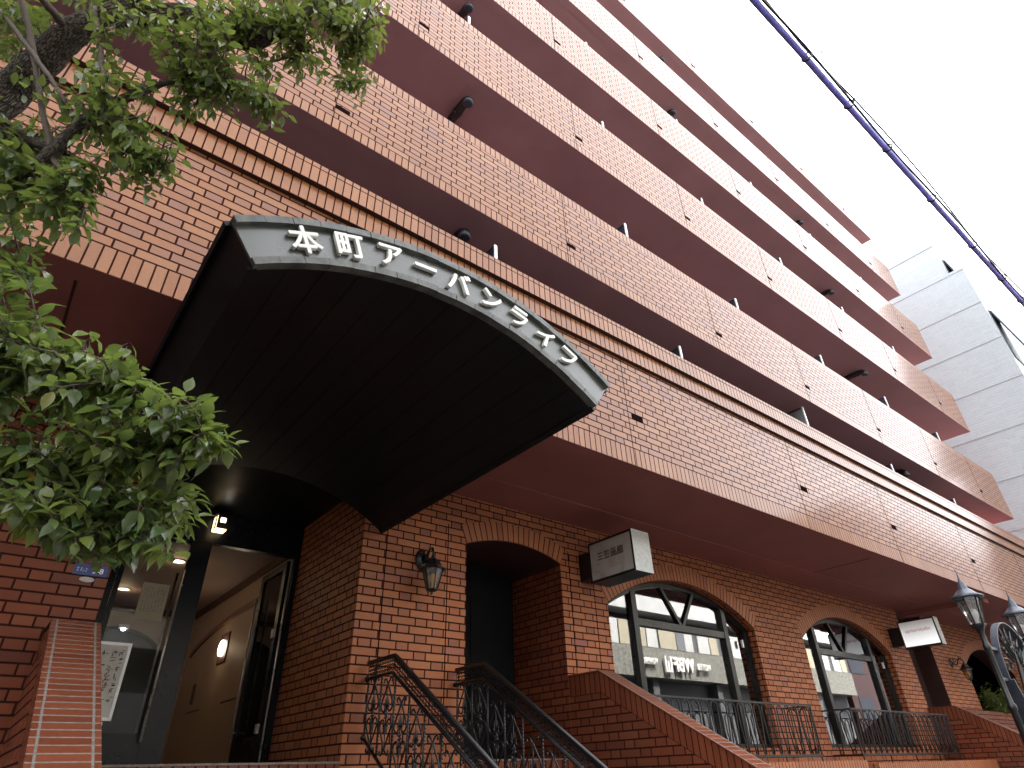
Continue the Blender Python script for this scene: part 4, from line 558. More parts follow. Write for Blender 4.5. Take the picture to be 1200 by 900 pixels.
def duct(parent, x, z, yo=0.30):
    m = MB()
    R = 0.07
    pts = [(x, 1.5, z - 0.10), (x, yo + 0.12, z - 0.10), (x, yo + 0.05, z - 0.115), (x, yo, z - 0.16), (x, yo - 0.005, z - 0.22)]
    m.tube(pts, R, 12, 0)
    m.tube([(x, yo + 0.30, z - 0.10), (x, yo + 0.27, z - 0.10)], R + 0.012, 12, 0)
    o = m.build("exhaust_duct", M['black'], parent)
    c = MB(); c.lathe((x, yo - 0.005, z - 0.235), [(0.0, -0.012), (0.05, -0.010), (0.080, 0.0), (0.082, 0.03), (0.068, 0.034)], 14)
    c.build("vent_cap", M['chrome'] if False else M['lampcap'], o)

def partition(parent, x, zp, h, mat, tilt=0.0):
    m = MB(); m.box(x - 0.015, x + 0.015, 0.17, 1.50, zp - 0.9, zp + h, 0)
    m.box(x - 0.02, x + 0.02, 0.17, 1.50, zp + h, zp + h + 0.03, 1)
    o = m.build("partition", [mat, M['panel']], parent)
    e = MB(); e.box(x - 0.022, x + 0.022, 0.15, 0.17, zp - 0.9, zp + h + 0.03); e.build("partition_edge", M['alu'], o)

# partitions of the first floor balcony stand behind the fascia
for x, h, mt in ((3.47, 0.52, 'panel'), (7.17, 0.52, 'panel'), (10.99, 0.70, 'panel_grey'), (14.63, 0.46, 'panel'), (18.15, 0.44, 'panel')):
    partition(fo, x, 6.782, h, M[mt])

for k, (z0, z1, xe) in enumerate(BAND):
    m = MB()
    m.box(XL, xe, 0.0, 0.16, z0 + 0.17, z1 - 0.17, 0, skip="du", uo=(0.11 * k, -(z0 + 0.17)))
    m.box(XL, xe, 0.0, 0.16, z0, z0 + 0.17, 1, skip="ud", uo=(0.03 * k, -z0))
    m.face([(XL, 0.16, z0), (xe, 0.16, z0), (xe, 0, z0), (XL, 0, z0)], mi=2)
    m.box(XL, xe, 0.0, 0.16, z1 - 0.17, z1, 1, skip="d", uo=(0.05 * k, -(z1 - 0.17)), fm=dict(u=1))
    for x in SLOT[k]:
        m.box(x - 0.075, x - 0.068, -0.003, 0.0, z0, z1, 3, skip="b")
    bo = m.build("balcony", [M['tile'], M['soldier_short'], M['soffit_hi'], M['hole']], apt)
    for x in SLOT[k]:
        d = MB(); d.box(x - 0.07, x + 0.10, -0.004, 0.02, z0 + 0.335, z0 + 0.405, 0)
        d.build("drain_slot", M['hole'], bo)
    s_ = MB(); s_.box(XL, xe, 0.16, 1.553, z0 + 0.006, z0 + 0.22, 0); s_.build("soffit", M['soffit_hi'], bo)
    r_ = MB(); r_.box(xe - 0.16, xe, 0.162, 1.55, z0 + 0.222, z1, 0); r_.build("end_parapet", M['tile'], bo)
    for i, x in enumerate(PARTS[k]):
        partition(bo, x, z1, 0.5 if i % 3 else 0.55, M['panel'])
    for x in DUCT.get(k, []):
        duct(bo, x, z0 + 0.006)

# ------------------------------------------------------------------ recessed ground floor wall
AR, AH, ASP = 3.42, 1.845, 3.66      # arch radius, half width, springing height
def arch_z(x, xc, half, zs, rise):
    R = (half * half + rise * rise) / (2 * rise)
    return zs + math.sqrt(max(0, R * R - (x - xc) ** 2)) - (R - rise)

wall = MB()
def wall_quad(x0, x1, z0a, z0b, z1a, z1b, mi=0):
    wall.face([(x0, YW, z0a), (x1, YW, z0b), (x1, YW, z1b), (x0, YW, z1a)], mi=mi)
def arched(x0, x1, sill, zs, rise, depth, reveal_mi=0, soff_mi=0, ring=True, n=18):
    xc, half = (x0 + x1) / 2, (x1 - x0) / 2
    xs = [x0 + (x1 - x0) * i / n for i in range(n + 1)]
    zz = [arch_z(x, xc, half, zs, rise) for x in xs]
    for i in range(n):
        wall_quad(xs[i], xs[i + 1], zz[i], zz[i + 1], ZS, ZS)
        wall.face([(xs[i], YW + depth, zz[i]), (xs[i + 1], YW + depth, zz[i + 1]), (xs[i + 1], YW, zz[i + 1]), (xs[i], YW, zz[i])], mi=soff_mi,
                  uv=[(xs[i], depth), (xs[i + 1], depth), (xs[i + 1], 0), (xs[i], 0)])
    wall_quad(x0, x1, 0, 0, sill, sill)
    wall.face([(x0, YW, sill), (x0, YW + depth, sill), (x0, YW + depth, zs), (x0, YW, zs)], mi=reveal_mi)
    wall.face([(x1, YW + depth, sill), (x1, YW, sill), (x1, YW, zs), (x1, YW + depth, zs)], mi=reveal_mi)
    wall.face([(x0, YW, sill), (x1, YW, sill), (x1, YW + depth, sill), (x0, YW + depth, sill)], mi=1)
    if ring:
        rg = MB(); R = (half * half + rise * rise) / (2 * rise); cz = zs + rise - R
        a0 = math.asin(half / R); L = 2 * a0 * R; NN = 28
        for i in range(NN):
            t0 = -a0 + 2 * a0 * i / NN; t1 = -a0 + 2 * a0 * (i + 1) / NN
            p = []
            for t, r in ((t0, R), (t1, R), (t1, R + 0.25), (t0, R + 0.25)):
                p.append((xc + r * math.sin(t), YW - 0.006, cz + r * math.cos(t)))
            rg.face(p, uv=[(t0 * R + 50, 0), (t1 * R + 50, 0), (t1 * R + 50, 0.25), (t0 * R + 50, 0.25)])
            for r, q in ((R, 1), (R + 0.25, -1)):
                e = [(xc + r * math.sin(t0), YW - 0.006, cz + r * math.cos(t0)), (xc + r * math.sin(t0), YW + 0.0, cz + r * math.cos(t0)),
                     (xc + r * math.sin(t1), YW + 0.0, cz + r * math.cos(t1)), (xc + r * math.sin(t1), YW - 0.006, cz + r * math.cos(t1))]
                rg.face(e[::q], uv=[(0.04, 0.04)] * 4)
        rg.build("arch_ring", M['arch_low'], apt)

# solid stretches
ENT0, ENT1 = 0.62, 2.91
W1 = (6.78, 10.47); W2 = (12.08, 15.77); A3 = (20.11, 23.80); ALC = (4.31, 5.90); RC = (16.80, 18.20)
for x0, x1 in ((XL, ENT0), (ENT1, ALC[0]), (ALC[1], W1[0]), (W1[1], W2[0]), (W2[1], RC[0]), (RC[1], A3[0]), (A3[1], XR)):
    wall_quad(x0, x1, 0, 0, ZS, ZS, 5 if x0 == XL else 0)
wall_quad(ENT0, ENT1, 0, 0, FL, FL); wall_quad(ENT0, ENT1, 4.56, 4.56, ZS, ZS)
arched(ALC[0], ALC[1], FL, 4.075, 0.15, 1.08, 5, 2)  # reveal is the same brick; the darker red tile paints in its shade
arched(W1[0], W1[1], 1.86, ASP, 0.54, 0.22, 0, 0)
arched(W2[0], W2[1], 1.86, ASP, 0.54, 0.22, 0, 0)
arched(A3[0], A3[1], FL, ASP, 0.54, 0.45, 2, 2)
# vertical joints beside the openings
for x in (3.20, 4.03, 6.06, 6.52):
    wall.box(x, x + 0.012, YW - 0.003, YW, FL, 4.28, 3, skip="b")
# entrance recess: side walls, dark ceiling
wall.face([(ENT1, YW + 1.9, FL), (ENT1, YW, FL), (ENT1, YW, 4.56), (ENT1, YW + 1.9, 4.56)], mi=0)
wall.face([(ENT0, YW, FL), (ENT0, YW + 1.9, FL), (ENT0, YW + 1.9, 4.56), (ENT0, YW, 4.56)], mi=0)
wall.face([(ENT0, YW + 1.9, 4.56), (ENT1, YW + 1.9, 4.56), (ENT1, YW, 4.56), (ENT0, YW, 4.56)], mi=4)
# painted recess
x0, x1 = RC
wall_quad(x0, x1, 0, 0, FL, FL)
wall.face([(x0, YW + 0.4, FL), (x1, YW + 0.4, FL), (x1, YW + 0.4, ZS), (x0, YW + 0.4, ZS)], mi=2)
wall.face([(x0, YW, FL), (x0, YW + 0.4, FL), (x0, YW + 0.4, ZS), (x0, YW, ZS)], mi=2)
wall.face([(x1, YW + 0.4, FL), (x1, YW, FL), (x1, YW, ZS), (x1, YW + 0.4, ZS)], mi=2)
wall.face([(x0, YW, FL), (x1, YW, FL), (x1, YW + 0.4, FL), (x0, YW + 0.4, FL)], mi=2)
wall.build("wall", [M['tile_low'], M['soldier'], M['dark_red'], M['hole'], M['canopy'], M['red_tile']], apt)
# floors inside
f = MB(); f.box(ENT0, ENT1, YW, 9.0, FL - 0.1, FL - 0.002); f.box(3.3, 25, YW + 1.08, 9, FL - 0.1, FL - 0.004); f.build("floor", M['stone_floor'], apt)
# rear and party walls so that light stays out
b = MB()
b.box(XL, XL + 0.2, 2.0, 12, 0, ZS); b.box(XR - 0.2, XR, 2.0, 12, 0, ZS); b.box(XL, XR, 11.8, 12, 0, ZS)
b.build("wall", M['soffit'], apt)
# alcove door
m = MB(); m.box(ALC[0] + 0.004, ALC[1] - 0.004, YW + 1.09, YW + 1.13, FL, 4.3, 0)
for k in range(2): m.box(4.42 + 0.72 * k, 5.05 + 0.72 * k, YW + 1.075, YW + 1.088, FL + 0.15, 3.75, 0)
ad = m.build("door", M['void'], apt, bevel=0.006)
h = MB(); h.tube([(5.0, YW + 1.05, 2.6), (5.0, YW + 1.05, 2.95)], 0.012, 8); h.build("handle", M['iron'], ad)

# arched windows
def arched_window(x0):
    x1 = x0 + 3.69; xc = (x0 + x1) / 2; half = 1.845; y = YW + 0.14
    fr = MB(); FW = 0.07
    n = 18
    xs = [x0 + (x1 - x0) * i / n for i in range(n + 1)]
    az = lambda x: arch_z(x, xc, half, ASP, 0.54) - 0.004
    for i in range(n):
        a, c = xs[i], xs[i + 1]
        fr.face([(a, y, az(a) - FW), (c, y, az(c) - FW), (c, y, az(c)), (a, y, az(a))])
        fr.face([(a, y + 0.08, az(a) - FW), (c, y + 0.08, az(c) - FW), (c, y, az(c) - FW), (a, y, az(a) - FW)])
    fr.box(x0 + 0.004, x0 + FW, y, y + 0.08, 1.864, ASP - 0.01)
    fr.box(x1 - FW, x1 - 0.004, y, y + 0.08, 1.864, ASP - 0.01)
    ml, mr = x0 + 0.72, x0 + 3.0
    for mx in (ml, mr):
        fr.box(mx - 0.055, mx + 0.055, y - 0.02, y + 0.09, 1.92, az(mx) - FW + 0.01)
    fr.box(ml + 0.055, mr - 0.055, y - 0.012, y + 0.085, 3.46, 3.56)
    fr.box(x0 + FW, x1 - FW, y - 0.01, y + 0.085, 1.864, 1.92)
    apx = (ml + mr) / 2
    for tx in (apx - 0.42, apx + 0.42):
        fr.bar((apx + (0.03 if tx > apx else -0.03), y + 0.03, 3.56), (tx, y + 0.03, az(tx) - FW + 0.01), 0.055, 0.05, up=(0, 1, 0))
    fo_ = fr.build("window", M['frame'], apt)
    hd = MB(); hd.box(mr + 0.40, mr + 0.43, y - 0.035, y - 0.0, 3.35, 3.47); hd.build("latch", M['alu'], fo_)
    # panes
    def pane(a, c, zlo, arched_top, ztop=None):
        p = MB(); yy = y + 0.045; k = 10
        pts = [(a, zlo), (c, zlo)]
        if arched_top:
            pts += [(c + (a - c) * i / k, az(c + (a - c) * i / k) - FW + 0.01) for i in range(k + 1)]
        else: pts += [(c, ztop), (a, ztop)]
        p.face([(u, yy, v) for u, v in pts], uv=[(u, v) for u, v in pts])
        p.face([(u, yy + 0.008, v) for u, v in pts][::-1], uv=[(u, v) for u, v in pts])
        p.build("pane", M['shop_glass'], fo_)
    pane(x0 + FW, ml - 0.055, 1.92, True); pane(mr + 0.055, x1 - FW, 1.92, True)
    pane(ml + 0.055, mr - 0.055, 1.92, False, 3.46); pane(ml + 0.055, mr - 0.055, 3.56, True)
    return fo_
arched_window(W1[0]); arched_window(W2[0])

# shop rooms behind the windows
def room(x0, x1, y0, y1, z0, z1, mats, name):
    r = MB()
    r.face([(x0, y1, z0), (x1, y1, z0), (x1, y1, z1), (x0, y1, z1)], mi=0)
    r.face([(x0, y0, z0), (x0, y1, z0), (x0, y1, z1), (x0, y0, z1)], mi=0)
    r.face([(x1, y1, z0), (x1, y0, z0), (x1, y0, z1), (x1, y1, z1)], mi=0)
    r.face([(x0, y1, z1), (x1, y1, z1), (x1, y0, z1), (x0, y0, z1)], mi=1)
    return r.build(name, mats, apt)
room(6.3, 11.0, YW + 0.24, 7.5, FL, 4.5, [M['void'], M['void']], "shop_room")
room(11.6, 16.4, YW + 0.24, 6.5, FL, 4.5, [M['shop'], M['shop']], "shop_room")
room(19.5, 24.6, YW + 0.46, 7.5, FL, 4.5, [M['void'], M['void']], "porch_room")

# ------------------------------------------------------------------ lobby behind the entrance
YD = 3.85                    # door plane
LX0, LX1, LY1, LZ = 0.2, 2.95, 9.0, 4.38
r = MB()
# rear wall with an arched doorway
ax0, ax1, azs, arise = 0.9, 2.55, 3.62, 0.42
n = 14
xs = [ax0 + (ax1 - ax0) * i / n for i in range(n + 1)]; zz = [arch_z(x, (ax0 + ax1) / 2, (ax1 - ax0) / 2, azs, arise) for x in xs]
q = lambda a, c, z0a, z0b, z1, y, mi: r.face([(a, y, z0a), (c, y, z0b), (c, y, z1), (a, y, z1)], mi=mi)
q(LX0, ax0, FL, FL, LZ, LY1, 0); q(ax1, LX1, FL, FL, LZ, LY1, 0)
for i in range(n):
    q(xs[i], xs[i + 1], zz[i], zz[i + 1], LZ, LY1, 0)
    r.face([(xs[i], LY1 + 0.3, zz[i]), (xs[i + 1], LY1 + 0.3, zz[i + 1]), (xs[i + 1], LY1, zz[i + 1]), (xs[i], LY1, zz[i])], mi=2)
q(ax0, ax1, FL, FL, 4.1, LY1 + 0.3, 3)
r.face([(LX1, LY1, FL), (LX1, YD + 0.1, FL), (LX1, YD + 0.1, LZ), (LX1, LY1, LZ)], mi=0)
r.face([(LX0, YD + 0.1, FL), (LX0, LY1, FL), (LX0, LY1, LZ), (LX0, YD + 0.1, LZ)], mi=0)
r.face([(LX0, LY1, LZ), (LX1, LY1, LZ), (LX1, YD + 0.1, LZ), (LX0, YD + 0.1, LZ)], mi=1)
lob = r.build("lobby", [M['lobby'], M['lobby_ceiling'], M['brown'], M['grey_wall']], apt)
c = MB()
c.box(LX1 - 0.05, LX1 - 0.001, YD + 0.1, LY1 - 0.05, LZ - 0.10, LZ - 0.002)
c.box(LX0 + 0.001, LX1 - 0.051, LY1 - 0.05, LY1 - 0.001, LZ - 0.10, LZ - 0.002)
c.build("cornice", M['brown'], lob)
c = MB()                                  # curved moulding along the right wall
pts = []
for i in range(25):
    y = 4.2 + 4.5 * i / 24
    pts.append((y, 3.40 + 0.48 * math.sqrt(max(0, 1 - ((y - 5.6) / 3.3) ** 2))))
for (ya, za), (yb, zb) in zip(pts[:-1], pts[1:]):
    c.face([(LX1 - 0.03, yb, zb), (LX1 - 0.03, ya, za), (LX1 - 0.03, ya, za + 0.075), (LX1 - 0.03, yb, zb + 0.075)])
    c.face([(LX1, yb, zb), (LX1, ya, za), (LX1 - 0.03, ya, za), (LX1 - 0.03, yb, zb)])
c.build("wall_moulding", M['brown_soft'], lob)
c = MB()                                  # panel joints of the right wall
for z, ya, yb in ((2.62, 5.6, 6.3), (2.62, 7.4, 8.2), (2.35, 4.6, 5.2)):
    c.box(LX1 - 0.004, LX1, ya, yb, z, z + 0.02)
c.box(LX1 - 0.03, LX1, 7.9, 7.97, 2.75, 3.05); 
c.build("wall_panel_joint", M['brown'], lob)

def lamp_light(name, loc, energy, col, size=0.06):
    l = bpy.data.lights.new(name, 'POINT'); l.energy = energy; l.color = col; l.shadow_soft_size = size
    o = bpy.data.objects.new(name, l); o.location = loc; S.collection.objects.link(o); return o

# recessed downlights in the lobby ceiling
for (x, y) in ((1.78, 5.65), (1.45, 7.7)):
    d = MB(); d.lathe((x, y, LZ), [(0.105, -0.001), (0.11, -0.014), (0.085, -0.016), (0.075, -0.006)], 20)
    o = d.build("downlight", M['white'], lob)
    e = MB(); e.lathe((x, y, LZ), [(0.0, -0.008), (0.076, -0.008)], 20, smooth=False)
    e.build("lamp", glow("downlight_glow", (1.0, 0.74, 0.42), 1.6), o)
    lamp_light("downlight_bulb", (x, y, LZ - 0.12), 0.32, (1.0, 0.76, 0.48), 0.08)
# oval lamp in a dark plate on the right wall
w = MB(); w.box(LX1 - 0.02, LX1 - 0.001, 6.50, 6.92, 3.22, 3.66)
wl = w.build("wall_light", M['brown'], lob, bevel=0.006)
w = MB()
for i in range(16):
    a0, a1 = 2 * math.pi * i / 16, 2 * math.pi * (i + 1) / 16
    w.face([(LX1 - 0.06, 6.73, 3.44), (LX1 - 0.045, 6.73 + 0.15 * math.cos(a1), 3.44 + 0.12 * math.sin(a1)), (LX1 - 0.045, 6.73 + 0.15 * math.cos(a0), 3.44 + 0.12 * math.sin(a0))])
    w.face([(LX1 - 0.045, 6.73 + 0.15 * math.cos(a0), 3.44 + 0.12 * math.sin(a0)), (LX1 - 0.045, 6.73 + 0.15 * math.cos(a1), 3.44 + 0.12 * math.sin(a1)),
            (LX1 - 0.02, 6.73 + 0.15 * math.cos(a1), 3.44 + 0.12 * math.sin(a1)), (LX1 - 0.02, 6.73 + 0.15 * math.cos(a0), 3.44 + 0.12 * math.sin(a0))])
w.build("lamp", glow("wall_lamp_glow", (1.0, 0.86, 0.62), 1.5), wl)
lamp_light("wall_light_bulb", (LX1 - 0.2, 6.73, 3.44), 0.16, (1.0, 0.78, 0.5), 0.08)
# little white lamp far back
w = MB(); w.box(1.70, 1.86, 8.90, 8.99, 4.0, 4.06); o = w.build("ceiling_spot", M['white'], lob)
w = MB(); w.lathe((1.78, 8.93, 3.985), [(0.0, -0.03), (0.03, -0.02), (0.04, 0.0), (0.035, 0.014)], 12); w.build("lamp", glow("spot_glow", (0.72, 0.78, 1.0), 2.5), o)

# entrance doors
dz0, dz1 = FL, 4.14
m = MB()
m.box(ENT0, ENT1, YD - 0.02, YD + 0.08, dz1, 4.558, 0)         # dark transom
m.box(2.84, ENT1 - 0.001, YD - 0.02, YD + 0.08, dz0, dz1, 0)   # right jamb
m.box(ENT0 + 0.001, 0.87, YD - 0.02, YD + 0.08, dz0, dz1, 0)   # left jamb
dfr = m.build("door_frame", M['navy'], apt)
m = MB()
m.box(0.875, 0.93, YD - 0.01, YD + 0.045, dz0 + 0.01, dz1 - 0.004)
m.box(1.555, 1.785, YD - 0.015, YD + 0.05, dz0 + 0.01, dz1 - 0.004)
m.box(0.93, 1.555, YD - 0.01, YD + 0.045, dz0 + 0.01, 2.08)
m.box(0.93, 1.555, YD - 0.01, YD + 0.045, 4.10, dz1 - 0.004)
dl = m.build("door", M['navy'], apt, bevel=0.004)
p = MB(); p.box(0.93, 1.555, YD + 0.015, YD + 0.023, 2.08, 4.10); p.build("glass", M['door_glass'], dl)
hh = MB(); hh.tube([(1.535, YD - 0.07, 2.0), (1.535, YD - 0.07, 3.76)], 0.014, 10)
for z in (2.15, 3.6): hh.tube([(1.535, YD - 0.07, z), (1.565, YD - 0.01, z)], 0.009, 8)
hh.tube([(1.505, YD + 0.1, 2.0), (1.505, YD + 0.1, 3.76)], 0.014, 10)
hh.build("handle", M['chrome'], dl)
# right leaf, swung open into the lobby
m = MB()
xo = 2.83
m.box(xo - 0.045, xo, YD + 0.09, YD + 0.20, dz0 + 0.01, dz1 - 0.03)
m.box(xo - 0.045, xo, YD + 0.92, YD + 1.03, dz0 + 0.01, dz1 - 0.03)
m.box(xo - 0.045, xo, YD + 0.20, YD + 0.92, dz0 + 0.01, 2.08)
m.box(xo - 0.045, xo, YD + 0.20, YD + 0.92, 4.02, dz1 - 0.03)
dr = m.build("door", M['navy'], apt, bevel=0.004)
p = MB(); p.box(xo - 0.026, xo - 0.018, YD + 0.20, YD + 0.92, 2.08, 4.02); p.build("glass", M['door_glass'], dr)
hh = MB()
for sx in (-0.11, 0.05):
    hh.tube([(xo + sx, YD + 0.90, 2.0), (xo + sx, YD + 0.90, 3.78)], 0.013, 10)
    for z in (2.15, 3.62): hh.tube([(xo + sx, YD + 0.90, z), (xo - 0.02, YD + 0.94, z)], 0.009, 8)
hh.build("handle", M['chrome'], dr)
hh = MB()
for z in (2.1, 3.15): hh.box(xo - 0.075, xo - 0.046, YD + 0.10, YD + 0.17, z, z + 0.1)
hh.tube([(2.80, YD - 0.035, dz0 + 0.02), (2.80, YD - 0.035, dz1 - 0.05)], 0.012, 8)
hh.build("hinge", M['chrome'], dr)

# ------------------------------------------------------------------ stairs, landing and brick balustrades
st = MB()
LY0 = 1.38                   # where the rails and copings leave the level
NS = 11; tr = 0.285; rs = FL / NS
for x0, x1 in ((ENT0, ENT1), ALC):
    st.box(x0 + 0.003, x1 - 0.003, YW - 0.012, YW + 0.3, FL - 0.016, FL - 0.001, 0)
    st.box(x0 + 0.003, x1 - 0.003, YW - 0.006, YW - 0.001, FL - rs, FL - 0.017, 1, uo=(0, -FL + 0.24))
for i in range(1, NS):
    y1 = YW - 0.014 - tr * (i - 1); z1 = FL - rs * i
    st.box(0.60, 5.90, y1 - tr + 0.003, y1, 0.002, z1, 0, fm=dict(f=1), skip="d")
so = st.build("stairs", [M['stone_floor'], M['red_soldier']]); structure(so)

def balustrade(name, x0, x1, label, yl=LY0 + 0.02, zt=2.655, slope=0.55, yend=-1.7, z_end=None):
    """solid brick balustrade: level against the wall, then raking down to the street, with a tiled coping"""
    t = thing(name, label, "wall", ((x0 + x1) / 2, yl, 0), "raking brick balustrades beside the steps")
    CT = 0.07
    ye = yend; ze = zt - slope * (yl - ye)
    w = MB()
    for x, fl in ((x0, 1), (x1, -1)):
        p = [(x, YW - 0.004, 0.002), (x, ye, 0.002), (x, ye, ze - 0.25), (x, yl, zt - 0.25), (x, YW - 0.004, zt - 0.25)]
        w.face(p if fl > 0 else p[::-1], uv=[(a[1], a[2]) for a in (p if fl > 0 else p[::-1])], mi=0)
        # upright course below the coping
        sl = math.hypot(1, slope)
        p = [(x, YW - 0.004, zt - 0.25), (x, yl, zt - 0.25), (x, yl, zt - 0.012), (x, YW - 0.004, zt - 0.012)]
        u = [(-(YW - yl), 0), (0, 0), (0, 0.238), (-(YW - yl), 0.238)]
        w.face(p if fl > 0 else p[::-1], uv=u if fl > 0 else u[::-1], mi=1)
        p = [(x, yl, zt - 0.25), (x, ye, ze - 0.25), (x, ye, ze - 0.012), (x, yl, zt - 0.012)]
        Lr = (yl - ye) * sl
        u = [(0, 0), (Lr, 0), (Lr, 0.238), (0, 0.238)]
        w.face(p if fl > 0 else p[::-1], uv=u if fl > 0 else u[::-1], mi=1)
    w.face([(x0, ye, 0.002), (x1, ye, 0.002), (x1, ye, ze - 0.012), (x0, ye, ze - 0.012)])
    w.build("wall", [M['red_tile'], M['red_soldier']], t)
    c = MB(); e = 0.0
    X0, X1 = x0 - 0.012, x1 + 0.012
    def top(ya, za, yb, zb):
        L = math.hypot(yb - ya, zb - za)
        mid = (X1 - X0)
        c.face([(X0, yb, zb), (X1, yb, zb), (X1, ya, za), (X0, ya, za)], uv=[(-mid / 2 + 0.12, L), (mid / 2 + 0.12, L), (mid / 2 + 0.12, 0), (-mid / 2 + 0.12, 0)], mi=0)
        for x, fl in ((X0, 1), (X1, -1)):
            p = [(x, ya, za - 0.012), (x, yb, zb - 0.012), (x, yb, zb), (x, ya, za)]
            c.face(p if fl > 0 else p[::-1], mi=1, uv=[(0.03, 0.03)] * 4)
    top(YW - 0.004, zt, yl, zt); top(yl, zt, ye, ze)
    c.build("coping", [M['coping'], M['red_soldier']], t)
    return t
balustrade("brick_balustrade", 0.31, 0.60, "raking brick balustrade left of the glass entrance, its sloping tiled coping seen from the front")
balustrade("brick_balustrade", 5.90, 6.14, "raking brick balustrade between the arched alcove and the first arched window", slope=0.555)
balustrade("brick_balustrade", 16.72, 16.95, "distant raking brick balustrade behind the street lamp, right of the second arched window", slope=0.6, zt=2.61)

# low planter walls in front of the windows and under the porch arch
def low_wall(x0, x1, y0, y1, zt, label, grp=None):
    t = MB()
    t.box(x0, x1, y0, y1, 0.002, zt - 0.16, 0, skip="d")
    t.box(x0, x1, y0 - 0.008, y1, zt - 0.16, zt, 1, uo=(0, -(zt - 0.16)), fm=dict(u=1))
    o = t.build("planter_wall", [M['tile_low'], M['cap_low']])
    return tag(o, label, "wall", grp)
low_wall(6.16, 11.2, 1.0, YW - 0.004, 1.655, "low brick planter wall with upright capping under the first window guard")
low_wall(11.55, 16.70, 1.0, YW - 0.004, 1.61, "low brick planter wall with upright capping under the second window guard")
pw = MB(); pw.box(16.97, 24.5, 1.60, YW - 0.004, 0.002, 2.60, 0, skip="d"); tag(pw.build("planter_wall", M['red_tile']), "tall dark red brick planter wall with a leafy shrub growing above it", "wall")
# ------------------------------------------------------------------ arched entrance canopy
CX, CZ, RI, RO = 1.80, 2.10, 2.31, 2.60
CY0, CY1 = -1.53, YW - 0.006
A0, A1 = -rad(34.9), rad(34.6)
can = thing("entrance_canopy", "dark vaulted metal canopy over the entrance with white lettering on its arched front", "canopy", (CX, CY1, 4.2))
pt = lambda a, r, y: (CX + r * math.sin(a), y, CZ + r * math.cos(a))
NS_ = 40
ang = [A0 + (A1 - A0) * i / NS_ for i in range(NS_ + 1)]
m = MB()
for a, c in zip(ang[:-1], ang[1:]):
    m.face([pt(a, RI, CY1), pt(c, RI, CY1), pt(c, RI, CY0 + 0.02), pt(a, RI, CY0 + 0.02)], smooth=False)
# narrow standing seams between the soffit panels
for i in range(1, 12):
    a = A0 + (A1 - A0) * i / 12
    m.bar(pt(a, RI - 0.002, CY0 + 0.03), pt(a, RI - 0.002, CY1), 0.007, 0.004, up=(math.sin(a), 0, math.cos(a)))
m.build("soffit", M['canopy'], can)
m = MB()
for a, c in zip(ang[:-1], ang[1:]):
    m.face([pt(a, RO, CY0 + 0.02), pt(c, RO, CY0 + 0.02), pt(c, RO, CY1), pt(a, RO, CY1)])
for a, fl in ((A0, 1), (A1, -1)):
    p = [pt(a, RO, CY1), pt(a, RI, CY1), pt(a, RI, CY0 + 0.02), pt(a, RO, CY0 + 0.02)]
    m.face(p[::fl])
    # lip along the lower edge
    m.bar(pt(a, RI + 0.0, CY0 + 0.03), pt(a, RI + 0.0, CY1), 0.05, 0.02, up=(math.sin(a), 0, math.cos(a)))
    m.bar(pt(a, RO + 0.005, CY0 + 0.03), pt(a, RO + 0.005, CY1), 0.06, 0.03, up=(math.sin(a), 0, math.cos(a)))
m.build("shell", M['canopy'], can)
m = MB()
for a, c in zip(ang[:-1], ang[1:]):
    m.face([pt(a, RI + 0.005, CY0), pt(c, RI + 0.005, CY0), pt(c, RO - 0.01, CY0), pt(a, RO - 0.01, CY0)])
for a, fl in ((A0, 1), (A1, -1)):
    p = [pt(a, RO - 0.01, CY0 + 0.02), pt(a, RI + 0.005, CY0 + 0.02), pt(a, RI + 0.005, CY0), pt(a, RO - 0.01, CY0)]
    m.face(p[::fl])
m.build("front_band", M['canopy_front'], can)
def trim(r0, r1, y0, y1, n, gap, nm):
    t = MB()
    for i in range(n):
        a = A0 + (A1 - A0) * i / n + gap; c = A0 + (A1 - A0) * (i + 1) / n - gap
        jy = random.Random(i * 7 + n).uniform(-0.003, 0.003)
        mid = (a + c) / 2
        for u, w in ((a, mid), (mid, c)):
            q = lambda an, r, y: pt(an, r, y + jy)
            t.face([q(u, r0, y0), q(w, r0, y0), q(w, r1, y0), q(u, r1, y0)])
            t.face([q(u, r1, y0), q(w, r1, y0), q(w, r1, y1), q(u, r1, y1)])
            t.face([q(u, r0, y1), q(w, r0, y1), q(w, r0, y0), q(u, r0, y0)])
        t.face([pt(a, r1, y1), pt(a, r0, y1), pt(a, r0, y0), pt(a, r1, y0)]); t.face([pt(c, r0, y1), pt(c, r1, y1), pt(c, r1, y0), pt(c, r0, y0)])
    return t.build(nm, M['canopy_trim'], can)
trim(RO - 0.035, RO + 0.012, CY0 - 0.035, CY0 + 0.1, 18, 0.0006, "top_trim")
trim(RI - 0.006, RI + 0.040, CY0 - 0.014, CY0 + 0.05, 18, 0.0006, "bottom_trim")
RL = (RI + RO) / 2 + 0.004
LET = "本町アーバンライフ"
xs = [0.71, 0.985, 1.265, 1.525, 1.80, 2.09, 2.345, 2.60, 2.83]
for ch, x in zip(LET, xs):
    a = math.asin((x - CX) / RL)
    c = pt(a, RL, CY0 - 0.022)
    place_text("letter", ch, 0.205, c, (math.cos(a), 0, -math.sin(a)), (math.sin(a), 0, math.cos(a)), M['letter'], can, extrude=0.014, offset=0.0042)

